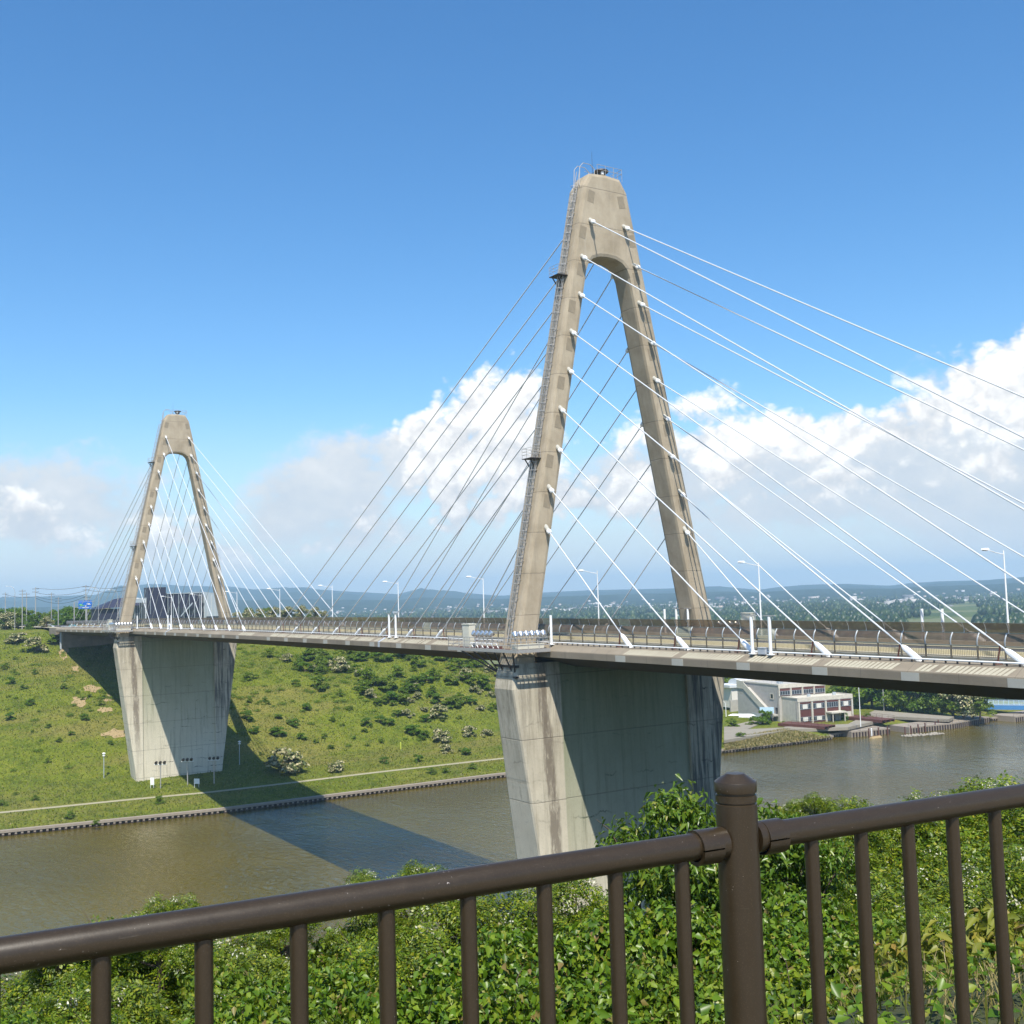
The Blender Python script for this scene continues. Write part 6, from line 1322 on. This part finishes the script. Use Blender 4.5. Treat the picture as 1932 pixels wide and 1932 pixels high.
# white guardrail sign etc + cars
def car(x, X, rz, col, lab, z=-1.35, van=False):
    p = pl(x, X, z); t = thing('parked_car', tuple(p), lab, 'car', 'cars beyond the far end of the bridge'); t.rotation_euler = (0,0,rz)
    hR = 1.75 if van else 1.48
    prof = [(-2.2,.35),(-2.2,.95),(-1.9,1.0),(-1.45,hR-.05),(-.9,hR),(.5,hR),(1.15,1.02),(2.05,.88),(2.2,.6),(2.2,.35)] if not van else [(-2.3,.35),(-2.3,1.6),(-2.1,hR+.1),(1.0,hR+.1),(1.7,1.1),(2.2,.95),(2.3,.35)]
    n = len(prof); m = MB(); vs = [(a, -.82, b) for a, b in prof]+[(a, .82, b) for a, b in prof]
    m.add(vs, [(i, (i+1)%n, n+(i+1)%n, n+i) for i in range(n)]+[tuple(reversed(range(n))), tuple(range(n, 2*n))]); link('body', m.mesh('body', col), t, (0,0,0))
    for s in (-.835, .835):
        m = MB(); y_ = s; m.add([(-1.3,y_,1.05),(.75,y_,1.05),(.42,y_,hR-.14),(-1.15,y_,hR-.14)], [(0,1,2,3)]); link('side_glass', m.mesh('side_glass', M_GLASS), t, (0,0,0))
    m = MB(); m.add([(.62,-.7,hR-.10),(.62,.7,hR-.10),(1.16,.7,1.06),(1.16,-.7,1.06)], [(0,1,2,3)]); m.add([(-1.98,-.7,1.02),(-1.98,.7,1.02),(-1.55,.7,hR-.12),(-1.55,-.7,hR-.12)], [(0,1,2,3)]); link('windscreen', m.mesh('windscreen', M_GLASS), t, (.03,0,.02))
    wm = MB(); 
    for k, (a, s) in enumerate(((-1.35,-.84),(-1.35,.84),(1.35,-.84),(1.35,.84))):
        m = MB(); m.tube([(a,s-.1,.33),(a,s+.1,.33)], .33, 12); link('wheel', m.mesh('wheel', M_TYRE), t, (0,0,0))
M_CARW = plain('car_white_paint', (.75,.76,.76), .25, var=.03); M_CARS = plain('car_silver_paint', (.45,.47,.50), .25, .6, .05)
for x, X, rz, c, lab, van in ((172,-118,.6,M_CARW,'white car just before the bridge end, leftmost',False),(187,-124,.4,M_CARS,'silver car beneath the blue sign',False),(203,-130,.3,M_CARW,'white van on the road left of the far tower leg',True),(228,-125,.2,M_CARW,'white car partly behind the far tower leg',False),(268,-128,1.2,M_CARW,'white car in front of the glass gable of the hall',False),(302,-132,1.4,M_CARW,'white car in front of the square tower block',False),(345,-134,1.4,M_CARS,'silver car in front of the long navy hall',False),(90,-140,.8,M_CARW,'white car among the bushes at the left',False)):
    car(x, X, rz, c, lab, -1.55, van)
p = pl(137, -112); t = thing('tarpaulin_heap', tuple(pl(137, -108, -2.0)), 'blue-green tarpaulin heap in the bushes at the left bridge end', 'tarpaulin'); q = Vector(pl(137, -108, -2.0)); m = MB(); m.lathe((q.x,q.y,q.z), [(1.9,0),(1.8,.8),(1.2,1.7),(.3,2.1)], 9); m.build('sheet', M_TARP, t)
# ------------------------------------------------------------------ the plain: woods, farm sheds, the town (far masses)
V = []; F = []
g = np.random.default_rng(5)
def cone_trees(n, amin, amax, rmin, rmax, hmin, hmax, clump=True):
    a = np.radians(g.uniform(amin, amax, n)); r = g.uniform(rmin, rmax, n)
    X = CAM[0]-r*np.cos(a); Y = CAM[1]+r*np.sin(a); k = np.sin(X*.011+1)*np.cos(Y*.009)+.5*np.sin(X*.03+Y*.02); keep = (k > -.15) if clump else np.ones(n, bool)
    return X[keep], Y[keep], g.uniform(hmin, hmax, n)[keep]
for spec in ((5200, 18, 62, 900, 1750, 8, 15), (4200, 18, 62, 1750, 2700, 8, 15), (1500, 38, 62, 560, 900, 6, 11), (3000, 12, 62, 2600, 3900, 8, 14)):
    X, Y, Hh = cone_trees(*spec)
    for x, y, h in zip(X, Y, Hh):
        if x > -420 and y < 330: continue
        b = len(V); r = h*g.uniform(.28, .5); z = -38.6; o = g.uniform(0, 6.3)
        for lev, (rr, zz) in enumerate(((r*.7, .12), (r, .45), (r*.6, .8))):
            for j in range(5): t_ = o+j*1.2566; q = rr*g.uniform(.8, 1.2); V.append((x+q*math.cos(t_), y+q*math.sin(t_), z+h*zz))
        V.append((x, y, z+h))
        for lev in (0, 1):
            for j in range(5): F.append((b+lev*5+j, b+lev*5+(j+1)%5, b+lev*5+5+(j+1)%5)); F.append((b+lev*5+j, b+lev*5+5+(j+1)%5, b+lev*5+5+j))
        for j in range(5): F.append((b+10+j, b+10+(j+1)%5, b+15))
stuff(link('distant_woods', npmesh('distant_woods', V, F, M_WOODS)), 'belts of dark woodland on the plain beyond the river', 'woodland')
V = []; F = []
for k in range(1900):
    a = math.radians(g.uniform(14, 66)); r = g.normal(3150, 260) if g.random() < .75 else g.uniform(2200, 4100); x, y = CAM[0]-r*math.cos(a), CAM[1]+r*math.sin(a)
    w, d, h = g.uniform(5, 10), g.uniform(5, 9), g.uniform(3, 6)
    if g.random() < .03: w, d, h = g.uniform(25, 60), g.uniform(12, 25), g.uniform(5, 9)
    if g.random() < .004 and a > .75: w, d, h = 13, 12, g.uniform(14, 22)
    b = len(V); z = -39+max(0, (r-3500)*.03)
    V += [(x-w/2,y-d/2,z),(x+w/2,y-d/2,z),(x+w/2,y+d/2,z),(x-w/2,y+d/2,z),(x-w/2,y-d/2,z+h),(x+w/2,y-d/2,z+h),(x+w/2,y+d/2,z+h),(x-w/2,y+d/2,z+h)]
    F += [tuple(b+i for i in q) for q in ((4,5,6,7),(0,1,5,4),(1,2,6,5),(2,3,7,6),(3,0,4,7))]
def f_town(t, b, P, out):
    g_ = t.node('ShaderNodeNewGeometry'); t.put(b.inputs['Base Color'], t.ramp(g_.outputs['Random Per Island'], [(0,(.12,.12,.13)),(.35,(.28,.27,.26)),(.65,(.45,.45,.44)),(.85,(.42,.34,.27)),(1,(.7,.7,.68))])); b.inputs['Roughness'].default_value = .8
stuff(link('distant_town', npmesh('distant_town', V, F, mat('town_walls', f_town))), 'pale houses of the distant town at the foot of the hills', 'town')
# farm sheds on the plain, each told apart
for k, (x, y, wpx, hpx, lab) in enumerate(((1428,1160,9,5,'white flat shed roof beyond the fence, leftmost'),(1530,1161,20,4,'long white greenhouse left of the arched one'),(1632,1161,32,7,'broad white arched greenhouse beyond the far fence'),(1680,1163,12,3,'low white shed right of the arched greenhouse'),(1905,1157,14,7,'white farm shed near the right frame edge'),(1960,1158,12,5,'small white shed just off the right edge'),(1270,1163,12,4,'white shed between the tower legs'),(1390,1164,10,3,'low white shed right of the tower leg'))):
    p = at(x, y, 2, -38.4); w = float(np.dot(p-CAM, AF)); u_ = AR*(wpx*1.4*w/FPX); u_[2] = 0; hh = max(3.5, hpx*w/FPX*.8); dd = np.array([-.53, .3, 0])*14
    t = thing('greenhouse' if 'greenhouse' in lab else 'farm_shed', tuple(p), lab, 'greenhouse' if 'greenhouse' in lab else 'shed', 'white roofs on the plain'); m = MB(); vs = []
    arc = 6
    for j in range(arc+1): f_ = j/arc; z_ = hh*(math.sin(math.pi*f_)*.55+.45 if 'arched' in lab else (.75+.25*(1-abs(2*f_-1)))); vs += [tuple(p+u_*f_+[0,0,z_]), tuple(p+u_*f_+dd+[0,0,z_])]
    m.add(vs, [(2*i,2*i+2,2*i+3,2*i+1) for i in range(arc)]); m.build('roof', M_ROOFP, t)
    m = MB(); m.add([tuple(p), tuple(p+u_)]+[vs[2*i] for i in range(arc, -1, -1)], [tuple(range(arc+3))]); m.add([tuple(p),tuple(p+dd),vs[1],vs[0]], [(0,1,2,3)]); m.add([tuple(p+u_),tuple(p+u_+dd),vs[-1],vs[-2]], [(3,2,1,0)]); m.build('wall', M_ROOFP, t)
